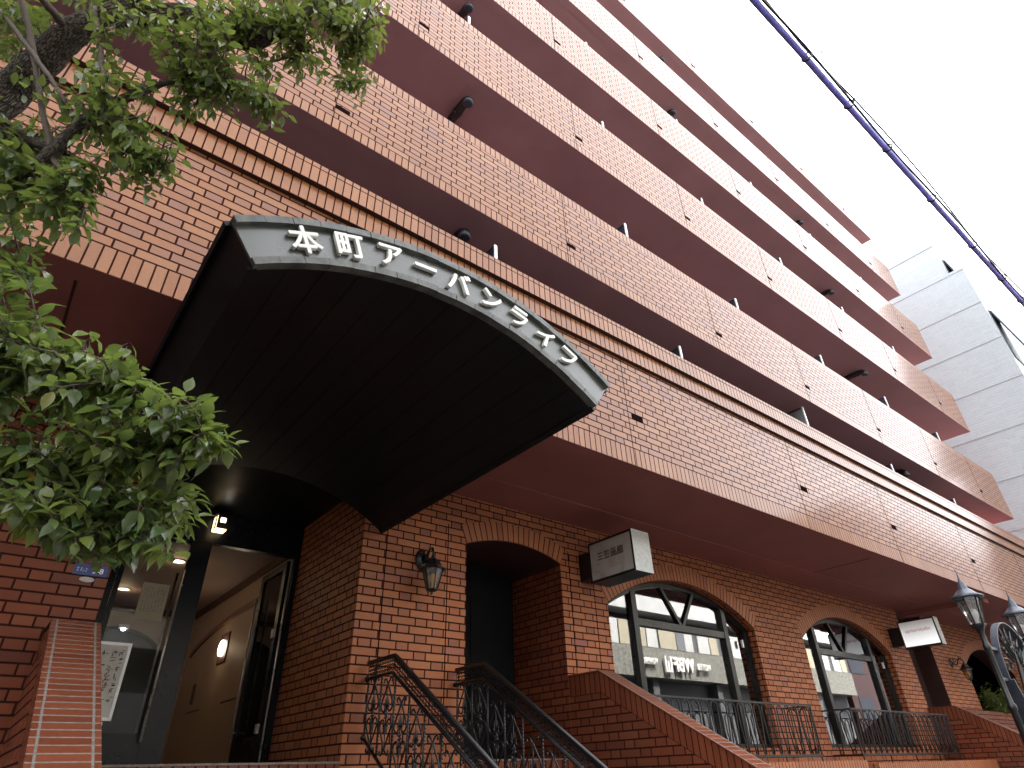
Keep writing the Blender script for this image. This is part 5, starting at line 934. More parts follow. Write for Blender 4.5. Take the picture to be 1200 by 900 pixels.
# little four-hole lantern on the transom above the door
t = thing("box_lantern", "small dark box lantern with glowing slits above the glass entrance door", "lantern", (1.80, 3.76, 4.36))
m = MB(); lx0, lx1, ly0, ly1, lz0, lz1 = 1.72, 1.88, 3.66, 3.83, 4.27, 4.46
for x in (lx0, lx1 - 0.012):
    for y in (ly0, ly1 - 0.012): m.box(x, x + 0.012, y, y + 0.012, lz0, lz1)
m.box(lx0 + 0.022, lx1 - 0.002, ly0 - 0.001, ly0 + 0.01, lz0 + 0.02, lz1)
m.box(lx0 - 0.006, lx1 + 0.006, ly0 - 0.006, ly1, lz1, lz1 + 0.012)
m.build("housing", M['void'], t)
gm = glow("box_lantern_glow", (1.0, 0.72, 0.36), 0.4)
m = MB(); m.box(lx0 + 0.012, lx1 - 0.012, ly0 + 0.014, ly1 - 0.014, lz0 + 0.004, lz1 - 0.01); m.build("lamp", gm, t)
m = MB()
for i in range(2):
    for j in range(2): m.box(1.775 + i * 0.035, 1.802 + i * 0.035, ly0 - 0.004, ly0 - 0.0015, 4.365 + j * 0.032, 4.39 + j * 0.032)
m.build("window", glow("box_lantern_panes", (1.0, 0.93, 0.8), 1), t)
lamp_light("box_lantern_bulb", (1.80, 3.60, 4.30), 0.03, (1.0, 0.65, 0.3), 0.05)

# ------------------------------------------------------------------ things on and behind the entrance glass
def strokes(mb, x0, x1, z0, z1, y, cols, rng, w=0.55, mi=0, dens=0.8):
    """columns of hand-sized pen strokes"""
    cw = (x1 - x0) / cols
    for k in range(cols):
        cx = x0 + cw * (k + 0.5); z = z1; ch = cw * 0.95
        while z - ch > z0:
            if rng.random() < dens:
                for _ in range(4):
                    hx = rng.uniform(-0.35, 0.2) * cw * w; hz = rng.uniform(0.1, 0.85) * ch
                    if rng.random() < 0.6: mb.box(cx + hx, cx + hx + cw * w * 0.5, y - 0.0004, y, z - hz - ch * 0.07, z - hz)
                    else: mb.box(cx + hx, cx + hx + cw * w * 0.12, y - 0.0004, y, z - hz - ch * 0.4, z - hz)
            z -= ch
rg = random.Random(5)
t = thing("paper_notice", "cream paper notice with columns of small writing stuck on the entrance glass", "notice", (1.3, YD + 0.01, 3.39))
m = MB(); m.box(1.165, 1.445, YD + 0.011, YD + 0.0135, 3.19, 3.59); m.build("sheet", M['paper'], t)
m = MB(); strokes(m, 1.19, 1.42, 3.24, 3.55, YD + 0.0108, 7, rg, dens=0.85); m.build("writing", M['ink'], t)
t = thing("framed_notice", "white framed notice board with large handwriting standing behind the left balustrade", "notice board", (1.0, 3.5, FL))
m = MB(); bx0, bx1, by, bz0, bz1 = 0.74, 1.16, 3.40, 2.16, 2.86
m.box(bx0, bx1, by, by + 0.02, bz0, bz0 + 0.03); m.box(bx0, bx1, by, by + 0.02, bz1 - 0.03, bz1)
m.box(bx0, bx0 + 0.03, by, by + 0.02, bz0 + 0.03, bz1 - 0.03); m.box(bx1 - 0.03, bx1, by, by + 0.02, bz0 + 0.03, bz1 - 0.03)
m.build("frame", M['alu'], t)
m = MB(); nx, nz = 8, 12
rr = random.Random(3); gy = [[by + 0.008 + rr.uniform(-0.003, 0.003) for _ in range(nx + 1)] for _ in range(nz + 1)]
P_ = lambda i, j: (bx0 + 0.03 + (bx1 - bx0 - 0.06) * i / nx, gy[j][i], bz0 + 0.03 + (bz1 - bz0 - 0.06) * j / nz)
for j in range(nz):
    for i in range(nx): m.face([P_(i, j), P_(i + 1, j), P_(i + 1, j + 1), P_(i, j + 1)], smooth=True)
m.build("sheet", M['paper_white'], t)
m = MB(); strokes(m, 0.90, 1.12, 2.28, 2.80, by + 0.003, 3, rg, w=0.8, dens=0.95); m.build("writing", M['ink'], t)
m = MB(); strokes(m, 0.985, 1.05, 2.42, 2.62, by + 0.0025, 1, rg, w=0.8, dens=1); m.build("writing", M['red_ink'], t)
m = MB(); m.box(bx0 + 0.02, bx1 - 0.06, by + 0.03, by + 0.30, FL, 2.15); m.build("stand", M['paper_white'], t)

# address plate and oval tag on the brick left of the entrance
t = thing("address_plate", "small blue enamel address plate with white digits on the brick wall", "plate", (0.475, YW, 3.16))
m = MB(); m.box(0.355, 0.60, YW - 0.010, YW - 0.002, 3.115, 3.205); m.build("plate", M['blue_plate'], t, bevel=0.002)
place_text("digits", "3-8", 0.062, (0.53, YW - 0.0118, 3.158), (1, 0, 0), (0, 0, 1), M['letter'], t, extrude=0.0006, offset=0.0008)
m = MB(); strokes(m, 0.372, 0.455, 3.135, 3.18, YW - 0.0104, 4, rg, w=0.95, dens=1); m.build("writing", M['letter'], t)
m = MB()
pr = [(0.47 + 0.055 * math.cos(2 * math.pi * k / 24), 3.082 + 0.021 * math.sin(2 * math.pi * k / 24)) for k in range(24)]
m.face([(x, YW - 0.008, z) for x, z in pr]);
for i in range(24):
    a, c = pr[i], pr[(i + 1) % 24]
    m.face([(a[0], YW - 0.008, a[1]), (a[0], YW - 0.001, a[1]), (c[0], YW - 0.001, c[1]), (c[0], YW - 0.008, c[1])])
tag(m.build("oval_tag", M['signface']), "small oval white tag under the blue address plate", "tag")

# ------------------------------------------------------------------ wall lanterns
def wall_lantern(x, z, label):
    t = thing("wall_lantern", label, "lantern", (x, YW, z), "iron wall lanterns beside the openings")
    x_, z_ = x, z
    m = MB()
    prof = [(0.0, 0.0), (0.055, 0.0), (0.062, 0.008), (0.05, 0.02), (0.03, 0.028)]
    n = 16
    for i in range(len(prof) - 1):
        for k in range(n):
            a, c = 2 * math.pi * k / n, 2 * math.pi * (k + 1) / n
            f = lambda pr_, an: (x + pr_[0] * math.cos(an), YW - 0.002 - pr_[1], z + 0.02 + pr_[0] * 1.5 * math.sin(an))
            m.face([f(prof[i], a), f(prof[i], c), f(prof[i + 1], c), f(prof[i + 1], a)], smooth=True)
    m.tube([(x, YW - 0.03, z + 0.02), (x, YW - 0.07, z - 0.02), (x, YW - 0.11, z - 0.015), (x, YW - 0.13, z + 0.04), (x, YW - 0.165, z + 0.085), (x, YW - 0.205, z + 0.075), (x, YW - 0.22, z + 0.03), (x, YW - 0.22, z + 0.0)], 0.011, 8)
    sp = [(x, YW - 0.085 + 0.035 * math.cos(a) * (1 - a / 14), z + 0.06 + 0.035 * math.sin(a) * (1 - a / 14)) for a in [0.5 * i for i in range(14)]]
    m.tube(sp, 0.007, 6)
    m.tube([(x, YW - 0.16, z + 0.085), (x, YW - 0.16, z + 0.115)], [0.01, 0.005], 6)
    m.build("bracket", M['iron'], t)
    c = (x, YW - 0.22, z - 0.30)
    m = MB()
    m.lathe(c, [(0.0, 0.315), (0.016, 0.31), (0.018, 0.285), (0.055, 0.262), (0.078, 0.215), (0.125, 0.188), (0.125, 0.180), (0.0, 0.182)], 6, rot=0.3, smooth=False)
    m.build("cap", M['iron'], t)
    m = MB()
    for k in range(6):
        a = 2 * math.pi * k / 6 + 0.3
        m.bar((c[0] + 0.092 * math.cos(a), c[1] + 0.092 * math.sin(a), c[2] + 0.18), (c[0] + 0.050 * math.cos(a), c[1] + 0.050 * math.sin(a), c[2] + 0.015), 0.009, 0.009)
    m.lathe(c, [(0.0, -0.035), (0.012, -0.03), (0.014, -0.012), (0.05, 0.0), (0.056, 0.012), (0.0, 0.014)], 6, rot=0.3, smooth=False)
    m.build("cage", M['iron'], t)
    m = MB(); m.lathe(c, [(0.046, 0.014), (0.088, 0.18)], 6, rot=0.3, smooth=False); m.build("glass", M['amber_glass'], t)
    m = MB(); m.lathe(c, [(0.012, 0.02), (0.012, 0.06), (0.026, 0.09), (0.03, 0.115), (0.018, 0.14), (0.0, 0.147)], 12); m.build("bulb", M['white'], t)
    # the fitting is a large one: scale every part about the wall plate
    for o in t.children:
        o.data.transform(Matrix.Scale(1.28, 4))

wall_lantern(3.66, 3.74, "black iron wall lantern with amber glass on the brick pier left of the dark alcove")
wall_lantern(19.15, 3.66, "distant black iron wall lantern with amber glass beside the arched porch behind the street lamp")

# ------------------------------------------------------------------ projecting box signs
def box_sign(name, label, x0, x1, y0, y1, z0, z1, txt, size, tmat, face_mat, glowing=False):
    t = thing(name, label, "sign", ((x0 + x1) / 2, YW, (z0 + z1) / 2))
    m = MB(); e = 0.03
    # casing round a recessed face
    m.box(x0, x1, y0, y1, z0, z1, 0, skip="lf", fm={})
    m.face([(x0, y0, z0), (x1, y0, z0), (x1, y0, z1), (x0, y0, z1)], mi=1)
    for (ya, yb, za, zb) in ((y0, y1, z0, z0 + e), (y0, y1, z1 - e, z1), (y0, y0 + e, z0 + e, z1 - e), (y1 - e, y1, z0 + e, z1 - e)):
        m.face([(x0, yb, za), (x0, ya, za), (x0, ya, zb), (x0, yb, zb)])
    m.build("casing", [M['black'], M['signedge']], t)
    f = MB(); f.face([(x0 + 0.006, y1 - e, z0 + e), (x0 + 0.006, y0 + e, z0 + e), (x0 + 0.006, y0 + e, z1 - e), (x0 + 0.006, y1 - e, z1 - e)])
    for a, b_ in (((y0 + e, z0 + e), (y1 - e, z0 + e)), ((y0 + e, z1 - e), (y1 - e, z1 - e)), ((y0 + e, z0 + e), (y0 + e, z1 - e)), ((y1 - e, z0 + e), (y1 - e, z1 - e))):
        f.face([(x0, a[0], a[1]), (x0, b_[0], b_[1]), (x0 + 0.006, b_[0], b_[1]), (x0 + 0.006, a[0], a[1])])
    f.build("face", face_mat, t)
    place_text("lettering", txt, size, (x0 + 0.0045, (y0 + y1) / 2 + 0.01, z0 + (z1 - z0) * 0.60), (0, -1, 0), (0, 0, 1), tmat, t, extrude=0.001, offset=(0.001 if size > 0.11 else 0.0))
    k = MB(); k.box(x0 + 0.02, x1 - 0.04, y1 + 0.0, YW - 0.002, z0 + 0.08, z1 - 0.10); k.build("bracket", M['black'], t)
box_sign("box_sign", "grey white box sign with four dark characters above the first arched window", 6.25, 6.60, 0.90, 1.72, 3.80, 4.355, "三笠画廊", 0.125, M['ink'], M['signface'])
def lit_face(name, col, lo, hi, z0, z1):
    m, nt, b, out = new_mat(name)
    b.inputs["Base Color"].default_value = (0.75, 0.75, 0.73, 1)
    b.inputs["Emission Color"].default_value = (*col, 1)
    # a tube lamp stands in the lower half of the box, so the acrylic glows more there
    tc = nt.nodes.new("ShaderNodeNewGeometry"); sp = nt.nodes.new("ShaderNodeSeparateXYZ"); nt.links.new(tc.outputs["Position"], sp.inputs[0])
    N = NB(nt); nt.links.new(N.vr(sp.outputs[2], z0, z1, hi, lo), b.inputs["Emission Strength"])
    return m
box_sign("box_sign", "lit white box sign with pink lettering right of the second arched window", 16.0, 16.22, 0.93, 1.70, 3.73, 4.29, "uprise•studio", 0.10, M['pink'], lit_face("lit_acrylic", (0.97, 0.99, 1.0), 0.01, 0.09, 3.8, 4.25))

# ------------------------------------------------------------------ wrought iron handrails on the steps
SCR = [(.55, .13), (.60, .05), (.44, .0), (.28, .06), (.10, .19), (.36, .42), (.62, .62), (.80, .80), (.68, .95), (.42, 1.0), (.24, .90), (.32, .80)]
def scroll(m, cx, cz, w, h, x, flip=1, r=0.0085):
    """a pair of iron scrolls in the y-z plane: hooked at the apex, curling inwards at the wide end"""
    for sg in (-1, 1):
        P = [Vector((x + 0.004 * sg, cx + sg * w * a, cz + flip * h * (0.5 - b))) for a, b in SCR]
        pts = []
        for i in range(len(P) - 1):
            p0, p1, p2, p3 = P[max(i - 1, 0)], P[i], P[i + 1], P[min(i + 2, len(P) - 1)]
            for j in range(3):
                t = j / 3
                pts.append(0.5 * ((2 * p1) + (p2 - p0) * t + (2 * p0 - 5 * p1 + 4 * p2 - p3) * t * t + (3 * p1 - p0 - 3 * p2 + p3) * t ** 3))
        pts.append(P[-1])
        m.tube(pts, r, 5)

def handrail(x, label):
    t = thing("iron_handrail", label, "handrail", (x, 1.4, FL), "wrought iron handrails on the brick steps")
    yw, yl, yend = YW - 0.02, 1.38, -1.15
    zt = 2.61; sl = 0.608
    top = lambda y: zt if y >= yl else zt - sl * (yl - y)
    g2 = 0.145
    low = lambda y: FL + 0.19 - sl * (yw - 0.03 - y)
    # top bar
    m = MB()
    m.bar((x, yw - 0.02, zt), (x, yl, zt), 0.045, 0.03); m.bar((x, yl, zt), (x, yend, top(yend)), 0.045, 0.03)
    m.tube([(x, yw - 0.02, zt), (x, yl, zt), (x, yend, top(yend))], 0.023, 8)
    m.build("top_rail", M['iron'], t)
    m = MB()
    m.tube([(x, yw + 0.0, zt - g2), (x, yl + 0.02, zt - g2), (x, yend, top(yend) - g2)], 0.018, 8)
    m.lathe((x, yw - 0.005, zt - g2), [(0.0, -0.028), (0.02, -0.02), (0.028, 0), (0.02, 0.02), (0.0, 0.028)], 10)
    m.build("middle_rail", M['iron'], t)
    m = MB()
    m.tube([(x, yw - 0.03, FL + 0.19), (x, yend, low(yend))], 0.016, 8)
    m.lathe((x, yw - 0.03, FL + 0.19), [(0.0, -0.03), (0.022, -0.02), (0.03, 0), (0.022, 0.02), (0.0, 0.03)], 10)
    m.build("bottom_rail", M['iron'], t)
    # diamond mesh between the upper rails
    m = MB(); n = 62
    ys = [yw - 0.02 + (yend - yw + 0.02) * i / n for i in range(n + 1)]
    for ph in (0, 1):
        for r_ in range(3):
            pts = []
            for i, y in enumerate(ys):
                off = ((i + ph) % 2)
                pts.append((x, y, top(y) - 0.022 - (g2 - 0.04) * ((r_ + off * 0.62 + 0.19) / 3.0)))
            if ph == 0 or r_ < 3: m.tube(pts, 0.0058, 4)
    m.build("mesh_infill", M['iron'], t)
    # twisted bars with scrolls between
    y = yw - 0.045; k = 0; step = 0.275
    while y > yend + 0.02:
        zb, zt_ = low(y), top(y) - g2
        b = MB(); b.tube([(x, y, zb), (x, y, zt_)], 0.0105, 6)
        nn = int((zt_ - zb) / 0.03)
        for j in range(nn):                     # the twist
            z = zb + 0.02 + 0.03 * j
            b.tube([(x + 0.0115, y - 0.006, z), (x, y - 0.0118, z + 0.01), (x - 0.0115, y - 0.006, z + 0.02)], 0.0035, 4, caps=False)
        b.build("baluster", M['iron'], t)
        ym = y - step / 2
        if ym > yend + 0.05:
            c = MB(); z0, z1 = low(ym), top(ym) - g2; mid = (z0 + z1) / 2 + (0.03 if k % 2 else -0.02)
            scroll(c, ym, mid + 0.175, step * 0.52, 0.285, x, 1)
            scroll(c, ym, mid - 0.175, step * 0.52, 0.285, x, -1)
            c.tube([(x, ym, mid - 0.05), (x, ym, mid + 0.05)], 0.008, 6)
            for sg in (1, -1):
                c.tube([(x, ym, mid + sg * 0.05), (x, ym, mid + sg * 0.11), (x, ym, mid + sg * 0.16), (x, ym, mid + sg * 0.24)], [0.006, 0.012, 0.006, 0.002], 6)
                for s2 in (1, -1):
                    c.tube([(x, ym, mid + sg * 0.06), (x, ym + s2 * 0.03, mid + sg * 0.10), (x, ym + s2 * 0.028, mid + sg * 0.15)], [0.006, 0.006, 0.002], 5)
            c.build("scroll", M['iron'], t)
            f_ = MB()
            for q in range(4):
                a = q * math.pi / 2 + 0.6
                f_.lathe((x, ym + 0.022 * math.cos(a), mid + 0.022 * math.sin(a)), [(0, -0.014), (0.012, -0.006), (0.014, 0), (0.012, 0.006), (0, 0.014)], 8)
            f_.build("flower_boss", M['lampcap'], t)
        y -= step; k += 1
    return t
handrail(3.10, "wrought iron handrail with scrollwork on the steps, nearer one left of the dark alcove")
handrail(4.17, "wrought iron handrail with scrollwork on the steps, further one in front of the dark alcove")

# ------------------------------------------------------------------ wrought iron window guards
def window_guard(x0, label):
    x1 = x0 + 4.15; yf = 1.447; yw = YW - 0.003; zb, zt = 1.735, 2.42
    t = thing("window_guard", label, "window guard", ((x0 + x1) / 2, YW, zb), "wrought iron guards under the arched windows")
    m = MB()
    m.bar((x0, yf, zt), (x1, yf, zt), 0.045, 0.022); m.bar((x0, yw, zt), (x0, yf - 0.022, zt), 0.045, 0.022); m.bar((x1, yw, zt), (x1, yf - 0.022, zt), 0.045, 0.022)
    m.build("top_rail", M['iron'], t)
    m = MB()
    m.bar((x0, yf, zb), (x1, yf, zb), 0.04, 0.03); m.bar((x0, yw, zb), (x0, yf - 0.02, zb), 0.04, 0.03); m.bar((x1, yw, zb), (x1, yf - 0.02, zb), 0.04, 0.03)
    m.build("bottom_rail", M['iron'], t)
    for x in (x0 + 0.02, x0 + 1.03, x0 + 2.07, x0 + 3.11, x1 - 0.02):
        l = MB(); l.bar((x, yf, zb - 0.012), (x, yf, zb - 0.125), 0.016, 0.016, up=(0, 1, 0)); l.build("leg", M['iron'], t)
    h = zt - zb
    def hairpin(ca, cb, nm="baluster"):
        """two bars joined by a round bow at the top, curling together below"""
        b = MB(); A, B = Vector(ca), Vector(cb); w = (B - A).length / 2; mid = (A + B) / 2; ux = (B - A).normalized()
        pts = []
        for i in range(5):
            u = i / 4; pts.append(mid - ux * (w * (0.25 + 0.75 * math.sin(u * math.pi / 2))) + Vector((0, 0, 0.03 + (h - w - 0.05) * u)))
        for i in range(1, 8):
            a = math.pi - math.pi * i / 8; pts.append(mid + ux * w * math.cos(a) + Vector((0, 0, h - w - 0.02 + w * math.sin(a))))
        for i in range(5):
            u = 1 - i / 4; pts.append(mid + ux * (w * (0.25 + 0.75 * math.sin(u * math.pi / 2))) + Vector((0, 0, 0.03 + (h - w - 0.05) * u)))
        b.tube(pts, 0.0105, 5)
        cc = mid + Vector((0, 0, 0.05))
        b.tube([cc + ux * 0.035 * math.cos(a) + Vector((0, 0, 0.035 * math.sin(a))) for a in [2 * math.pi * i / 10 for i in range(10)]], 0.007, 4, closed=True)
        b.build(nm, M['iron'], t)
    n = 20; p = (x1 - x0) / n
    for i in range(n):
        a = x0 + p * (i + 0.14); hairpin((a, yf, zb), (a + p * 0.72, yf, zb))
    for xx in (x0, x1):
        for i in range(2):
            a = yf + 0.04 + 0.22 * i; hairpin((xx, a, zb), (xx, a + 0.16, zb))
    for xx in (x0, x1):
        b = MB(); b.bar((xx, yf, zb + 0.015), (xx, yf, zt - 0.012), 0.02, 0.02, up=(0, 1, 0)); b.build("corner_post", M['iron'], t)
window_guard(6.60, "wrought iron window guard of looped bars under the first arched window")
window_guard(12.07, "wrought iron window guard of looped bars under the second arched window")

# ------------------------------------------------------------------ street lamp pair with arched ironwork
lampT = thing("street_lamp", "twin post street lamp with glass lanterns and an arched iron emblem between them", "street lamp", (8.25, -2.0, 0))
def lamp_post(x, y):
    m = MB(); m.lathe((x, y, 0), [(0.0, 0.0), (0.11, 0.0), (0.11, 0.12), (0.065, 0.2), (0.05, 0.45), (0.034, 0.5), (0.031, 2.0), (0.042, 2.02), (0.042, 2.06), (0.029, 2.08), (0.027, 2.56), (0.037, 2.58), (0.037, 2.62), (0.027, 2.64), (0.025, 2.74), (0.045, 2.78)], 14)
    m.build("post", M['black'], lampT)
    c = (x, y, 2.78)
    m = MB(); m.lathe(c, [(0.0, 0.0), (0.045, 0.0), (0.078, 0.035), (0.082, 0.05), (0.0, 0.052)], 6, smooth=False); m.build("lantern_base", M['black'], lampT)
    g_ = MB(); g_.lathe(c, [(0.063, 0.052), (0.112, 0.32)], 6, smooth=False); g_.build("lantern_glass", M['lamp_glass'], lampT)
    m = MB()
    for k in range(6):
        a = 2 * math.pi * k / 6
        m.bar((x + 0.066 * math.cos(a), y + 0.066 * math.sin(a), 2.83), (x + 0.117 * math.cos(a), y + 0.117 * math.sin(a), 3.10), 0.011, 0.011)
    m.build("lantern_bars", M['black'], lampT)
    m = MB(); m.lathe(c, [(0.11, 0.318), (0.162, 0.318), (0.166, 0.33), (0.112, 0.36), (0.075, 0.40), (0.05, 0.42), (0.038, 0.48), (0.017, 0.51), (0.009, 0.54), (0.003, 0.64), (0.0, 0.64)], 12); m.build("lantern_roof", M['lampcap'], lampT)
    b = MB(); b.lathe(c, [(0.018, 0.052), (0.02, 0.09), (0.042, 0.13), (0.048, 0.165), (0.035, 0.20), (0.0, 0.212)], 14); b.build("bulb", M['white'], lampT)
lamp_post(8.25, -2.0); lamp_post(9.85, -2.0)
# arched emblem
m = MB(); ex, ez, erx, erz = 9.05, 2.30, 0.60, 0.62
na = 36; yf0, yf1 = -2.05, -1.95
arc = [(ex + erx * math.cos(math.pi * i / na), ez + erz * math.sin(math.pi * i / na)) for i in range(na + 1)]
for (xa, za), (xb, zb) in zip(arc[:-1], arc[1:]):
    m.bar((xa, -2.0, za), (xb, -2.0, zb), 0.07, 0.013, up=(xa - ex, 0, za - ez + 0.001))
for s_ in (-1, 1):
    for z in (ez, ez + 0.30): m.bar((ex + s_ * (erx * math.sqrt(max(0, 1 - ((z - ez) / erz) ** 2))), -2.0, z), (ex + s_ * 0.77, -2.0, z), 0.03, 0.03)
    m.bar((ex + s_ * erx, -2.0, ez), (ex + s_ * erx * 0.72, -2.0, ez - 0.42), 0.13, 0.02)
m.build("emblem_frame", M['lampcap'], lampT)
m = MB()
for k in range(9):                      # radiating and curling ironwork
    a = math.pi * (0.12 + 0.76 * k / 8)
    p0 = Vector((ex + 0.16 * math.cos(a), -2.0, ez + 0.12 + 0.14 * math.sin(a))); p1 = Vector((ex + erx * 0.93 * math.cos(a), -2.0, ez + erz * 0.93 * math.sin(a)))
    m.tube([p0, (p0 + p1) / 2 + Vector((0.03 * math.sin(a * 3), 0, 0.03)), p1], 0.013, 6)
for k in range(12):
    a = math.pi * (0.08 + 0.84 * k / 11); r_ = 0.40 if k % 2 else 0.28
    cx_, cz_ = ex + r_ * math.cos(a), ez + 0.05 + r_ * math.sin(a)
    m.tube([(cx_ + 0.05 * (1 - i / 13) * math.cos(i * 0.62 + k), -2.0 + 0.01 * (k % 3 - 1), cz_ + 0.05 * (1 - i / 13) * math.sin(i * 0.62 + k)) for i in range(12)], 0.010, 5)
m.tube([(ex - 0.22, -2.0, ez - 0.32), (ex - 0.1, -2.0, ez - 0.05), (ex + 0.02, -2.0, ez + 0.18), (ex + 0.05, -2.0, ez + 0.4)], [0.03, 0.025, 0.02, 0.012], 7)
m.build("emblem_scrolls", M['iron'], lampT)
# metal leaves of the emblem
def blade(mb, base, tip, w, bend, mi=0):
    base, tip = Vector(base), Vector(tip); d = tip - base; L = d.length; d.normalize(); up = Vector((0, -1, 0)); s_ = d.cross(up).normalized()
    prof = [(0, 0.05), (0.18, 0.6), (0.36, 0.72), (0.45, 0.95), (0.62, 0.6), (0.8, 0.5), (1, 0.02)]
    P2 = lambda u, f, sg: base + d * L * u + s_ * sg * w * f + up * (bend * math.sin(u * math.pi) + 0.02 * (1 - abs(sg)))
    for (u0, f0), (u1, f1) in zip(prof[:-1], prof[1:]):
        mb.face([P2(u0, 0, 0), P2(u1, 0, 0), P2(u1, f1, 1), P2(u0, f0, 1)], mi=mi)
        mb.face([P2(u1, 0, 0), P2(u0, 0, 0), P2(u0, f0, -1), P2(u1, f1, -1)], mi=mi)
        # back side, so that each leaf is a thin shell with thickness
        o = Vector((0, 0.008, 0))
        mb.face([P2(u1, 0, 0) + o, P2(u0, 0, 0) + o, P2(u0, f0, 1) + o, P2(u1, f1, 1) + o], mi=mi)
        mb.face([P2(u0, 0, 0) + o, P2(u1, 0, 0) + o, P2(u1, f1, -1) + o, P2(u0, f0, -1) + o], mi=mi)
M['leaf_metal_green'] = plain("verdigris_leaf_metal", (0.07, 0.12, 0.08), 0.4, var=0.3, scale=20)
M['leaf_metal_pale'] = plain("pale_leaf_metal", (0.55, 0.60, 0.46), 0.4, var=0.15, scale=20)
for (b0, t0, w, mt) in (((9.10, -2.05, 2.50), (9.52, -2.07, 2.72), 0.13, 'leaf_metal_green'), ((9.08, -2.05, 2.40), (9.40, -2.07, 2.22), 0.10, 'leaf_metal_green'),
                        ((9.0, -2.05, 2.34), (9.16, -2.07, 1.88), 0.10, 'leaf_metal_pale'), ((9.20, -2.06, 2.55), (9.62, -2.08, 2.45), 0.09, 'leaf_metal_green'),
                        ((9.38, -2.05, 2.44), (9.60, -2.07, 2.16), 0.07, 'leaf_metal_pale')):
    l = MB(); blade(l, b0, t0, w, 0.03); l.build("emblem_leaf", M[mt], lampT)

# ------------------------------------------------------------------ aerial cable over the street
cabT = thing("aerial_cable", "blue sheathed aerial cable with thin black wires tied along it, strung over the street", "cable", (0, -3.62, 6.9))
def cab(x): return 7.0 + 0.0006 * (x - 7) ** 2 - 0.02
m = MB(); rr = random.Random(11)
pts = [(x * 0.5, -3.62 - 0.004 * x * 0.5, cab(x * 0.5) + rr.uniform(-0.012, 0.012)) for x in range(-60, 141)]
m.tube(pts, 0.028, 8); m.build("sheath", M['cable_blue'], cabT)
m = MB()
p2 = [(p[0], p[1] - 0.042 + 0.012 * math.sin(i * 0.9), p[2] + 0.02 + 0.02 * math.sin(i * 0.55)) for i, p in enumerate(pts)]
m.tube(p2, 0.011, 6)
p3 = [(p[0], p[1] - 0.035 - 0.05 * abs(math.sin(i * 0.37)), p[2] + 0.045) for i, p in enumerate(pts)]
m.tube(p3, 0.008, 6)
m.build("wire", M['black'], cabT)
for x in [i * 0.98 + 0.2 * math.sin(i * 5) for i in range(-8, 26)]:
    m = MB(); z = cab(x)
    c0 = Vector((x, -3.62 - 0.004 * x, z))
    m.tube([c0 + Vector((0, 0.046 * math.cos(a) - 0.013, 0.046 * math.sin(a))) for a in [2 * math.pi * i / 12 for i in range(12)]], 0.008, 5, closed=True)
    m.tube([c0 + Vector((0.0, -0.07, 0.03)), c0 + Vector((0.05, -0.13, 0.05)), c0 + Vector((0.10, -0.11, 0.02))], 0.006, 5)
    m.build("tie", M['black'], cabT)

# ------------------------------------------------------------------ shrub in the planter under the porch arch
rs_ = random.Random(21)
sh = thing("shrub", "bushy green shrub in the tall brick planter under the right hand arch", "shrub", (21.6, 1.78, 2.60))
def leaf(mb, lr, pos, d, up, L, W_, rnd, curl=0.25):
    """one ovate leaf folded along its midrib"""
    d = d.normalized(); s_ = d.cross(up)
    if s_.length < 1e-3: s_ = d.orthogonal()
    s_.normalize(); n = s_.cross(d).normalized()
    prof = [(0.0, 0.06), (0.22, 0.78), (0.48, 1.0), (0.75, 0.62), (0.92, 0.2), (1.06, 0.0)]
    i0 = len(mb.v)
    for u, f in prof:
        drop = -curl * L * u * u
        c = pos + d * L * u + n * drop
        mb.v.append(tuple(c)); mb.v.append(tuple(c + s_ * W_ * f + n * W_ * 0.28 * f)); mb.v.append(tuple(c - s_ * W_ * f + n * W_ * 0.28 * f))
    for k in range(len(prof) - 1):
        a = i0 + k * 3; b = a + 3
        for q in ([a, a + 1, b + 1, b], [a + 2, a, b, b + 2]):
            mb.f.append(q); mb.uv.append([(0, 0)] * 4); mb.mi.append(0); mb.sm.append(True); lr.append(rnd)
def build_leaves(mb, lr, name, parent):
    o = mb.build(name, M['leaf'], parent)
    at = o.data.attributes.new("leaf_rand", 'FLOAT', 'FACE'); at.data.foreach_set("value", lr)
    return o
mb = MB(); lr = []; tw = MB()
for i in range(420):
    a = rs_.uniform(0, 2 * math.pi); e = rs_.uniform(-0.1, 1.0); rr_ = (0.55 + 0.45 * rs_.random())
    c = Vector((21.5 + 1.35 * rr_ * math.cos(a) * math.sqrt(1 - max(0, e) ** 2 * 0.8), 1.78 + 0.42 * rr_ * math.sin(a), 2.62 + 0.55 * rr_ * (e + 0.12) + 0.08 * math.sin(a * 5)))
    for q in range(6):
        d = Vector((rs_.uniform(-1, 1), rs_.uniform(-1, 0.6), rs_.uniform(-0.5, 0.8)))
        leaf(mb, lr, c + d * 0.03, d, Vector((0, -0.3, 1)), rs_.uniform(0.06, 0.10), rs_.uniform(0.018, 0.028), min(1, max(0, rs_.gauss(0.55, 0.2))))
for i in range(26):
    x = 21.5 + rs_.uniform(-1.1, 1.1)
    tw.tube([(x * 0.5 + 10.75, 1.78, 2.55), (x, 1.75 + rs_.uniform(-0.15, 0.15), 2.85), (x + rs_.uniform(-0.2, 0.2), 1.78 + rs_.uniform(-0.3, 0.3), 3.1)], [0.012, 0.008, 0.004], 5)
tw.build("stem", M['twig'], sh); build_leaves(mb, lr, "foliage", sh)

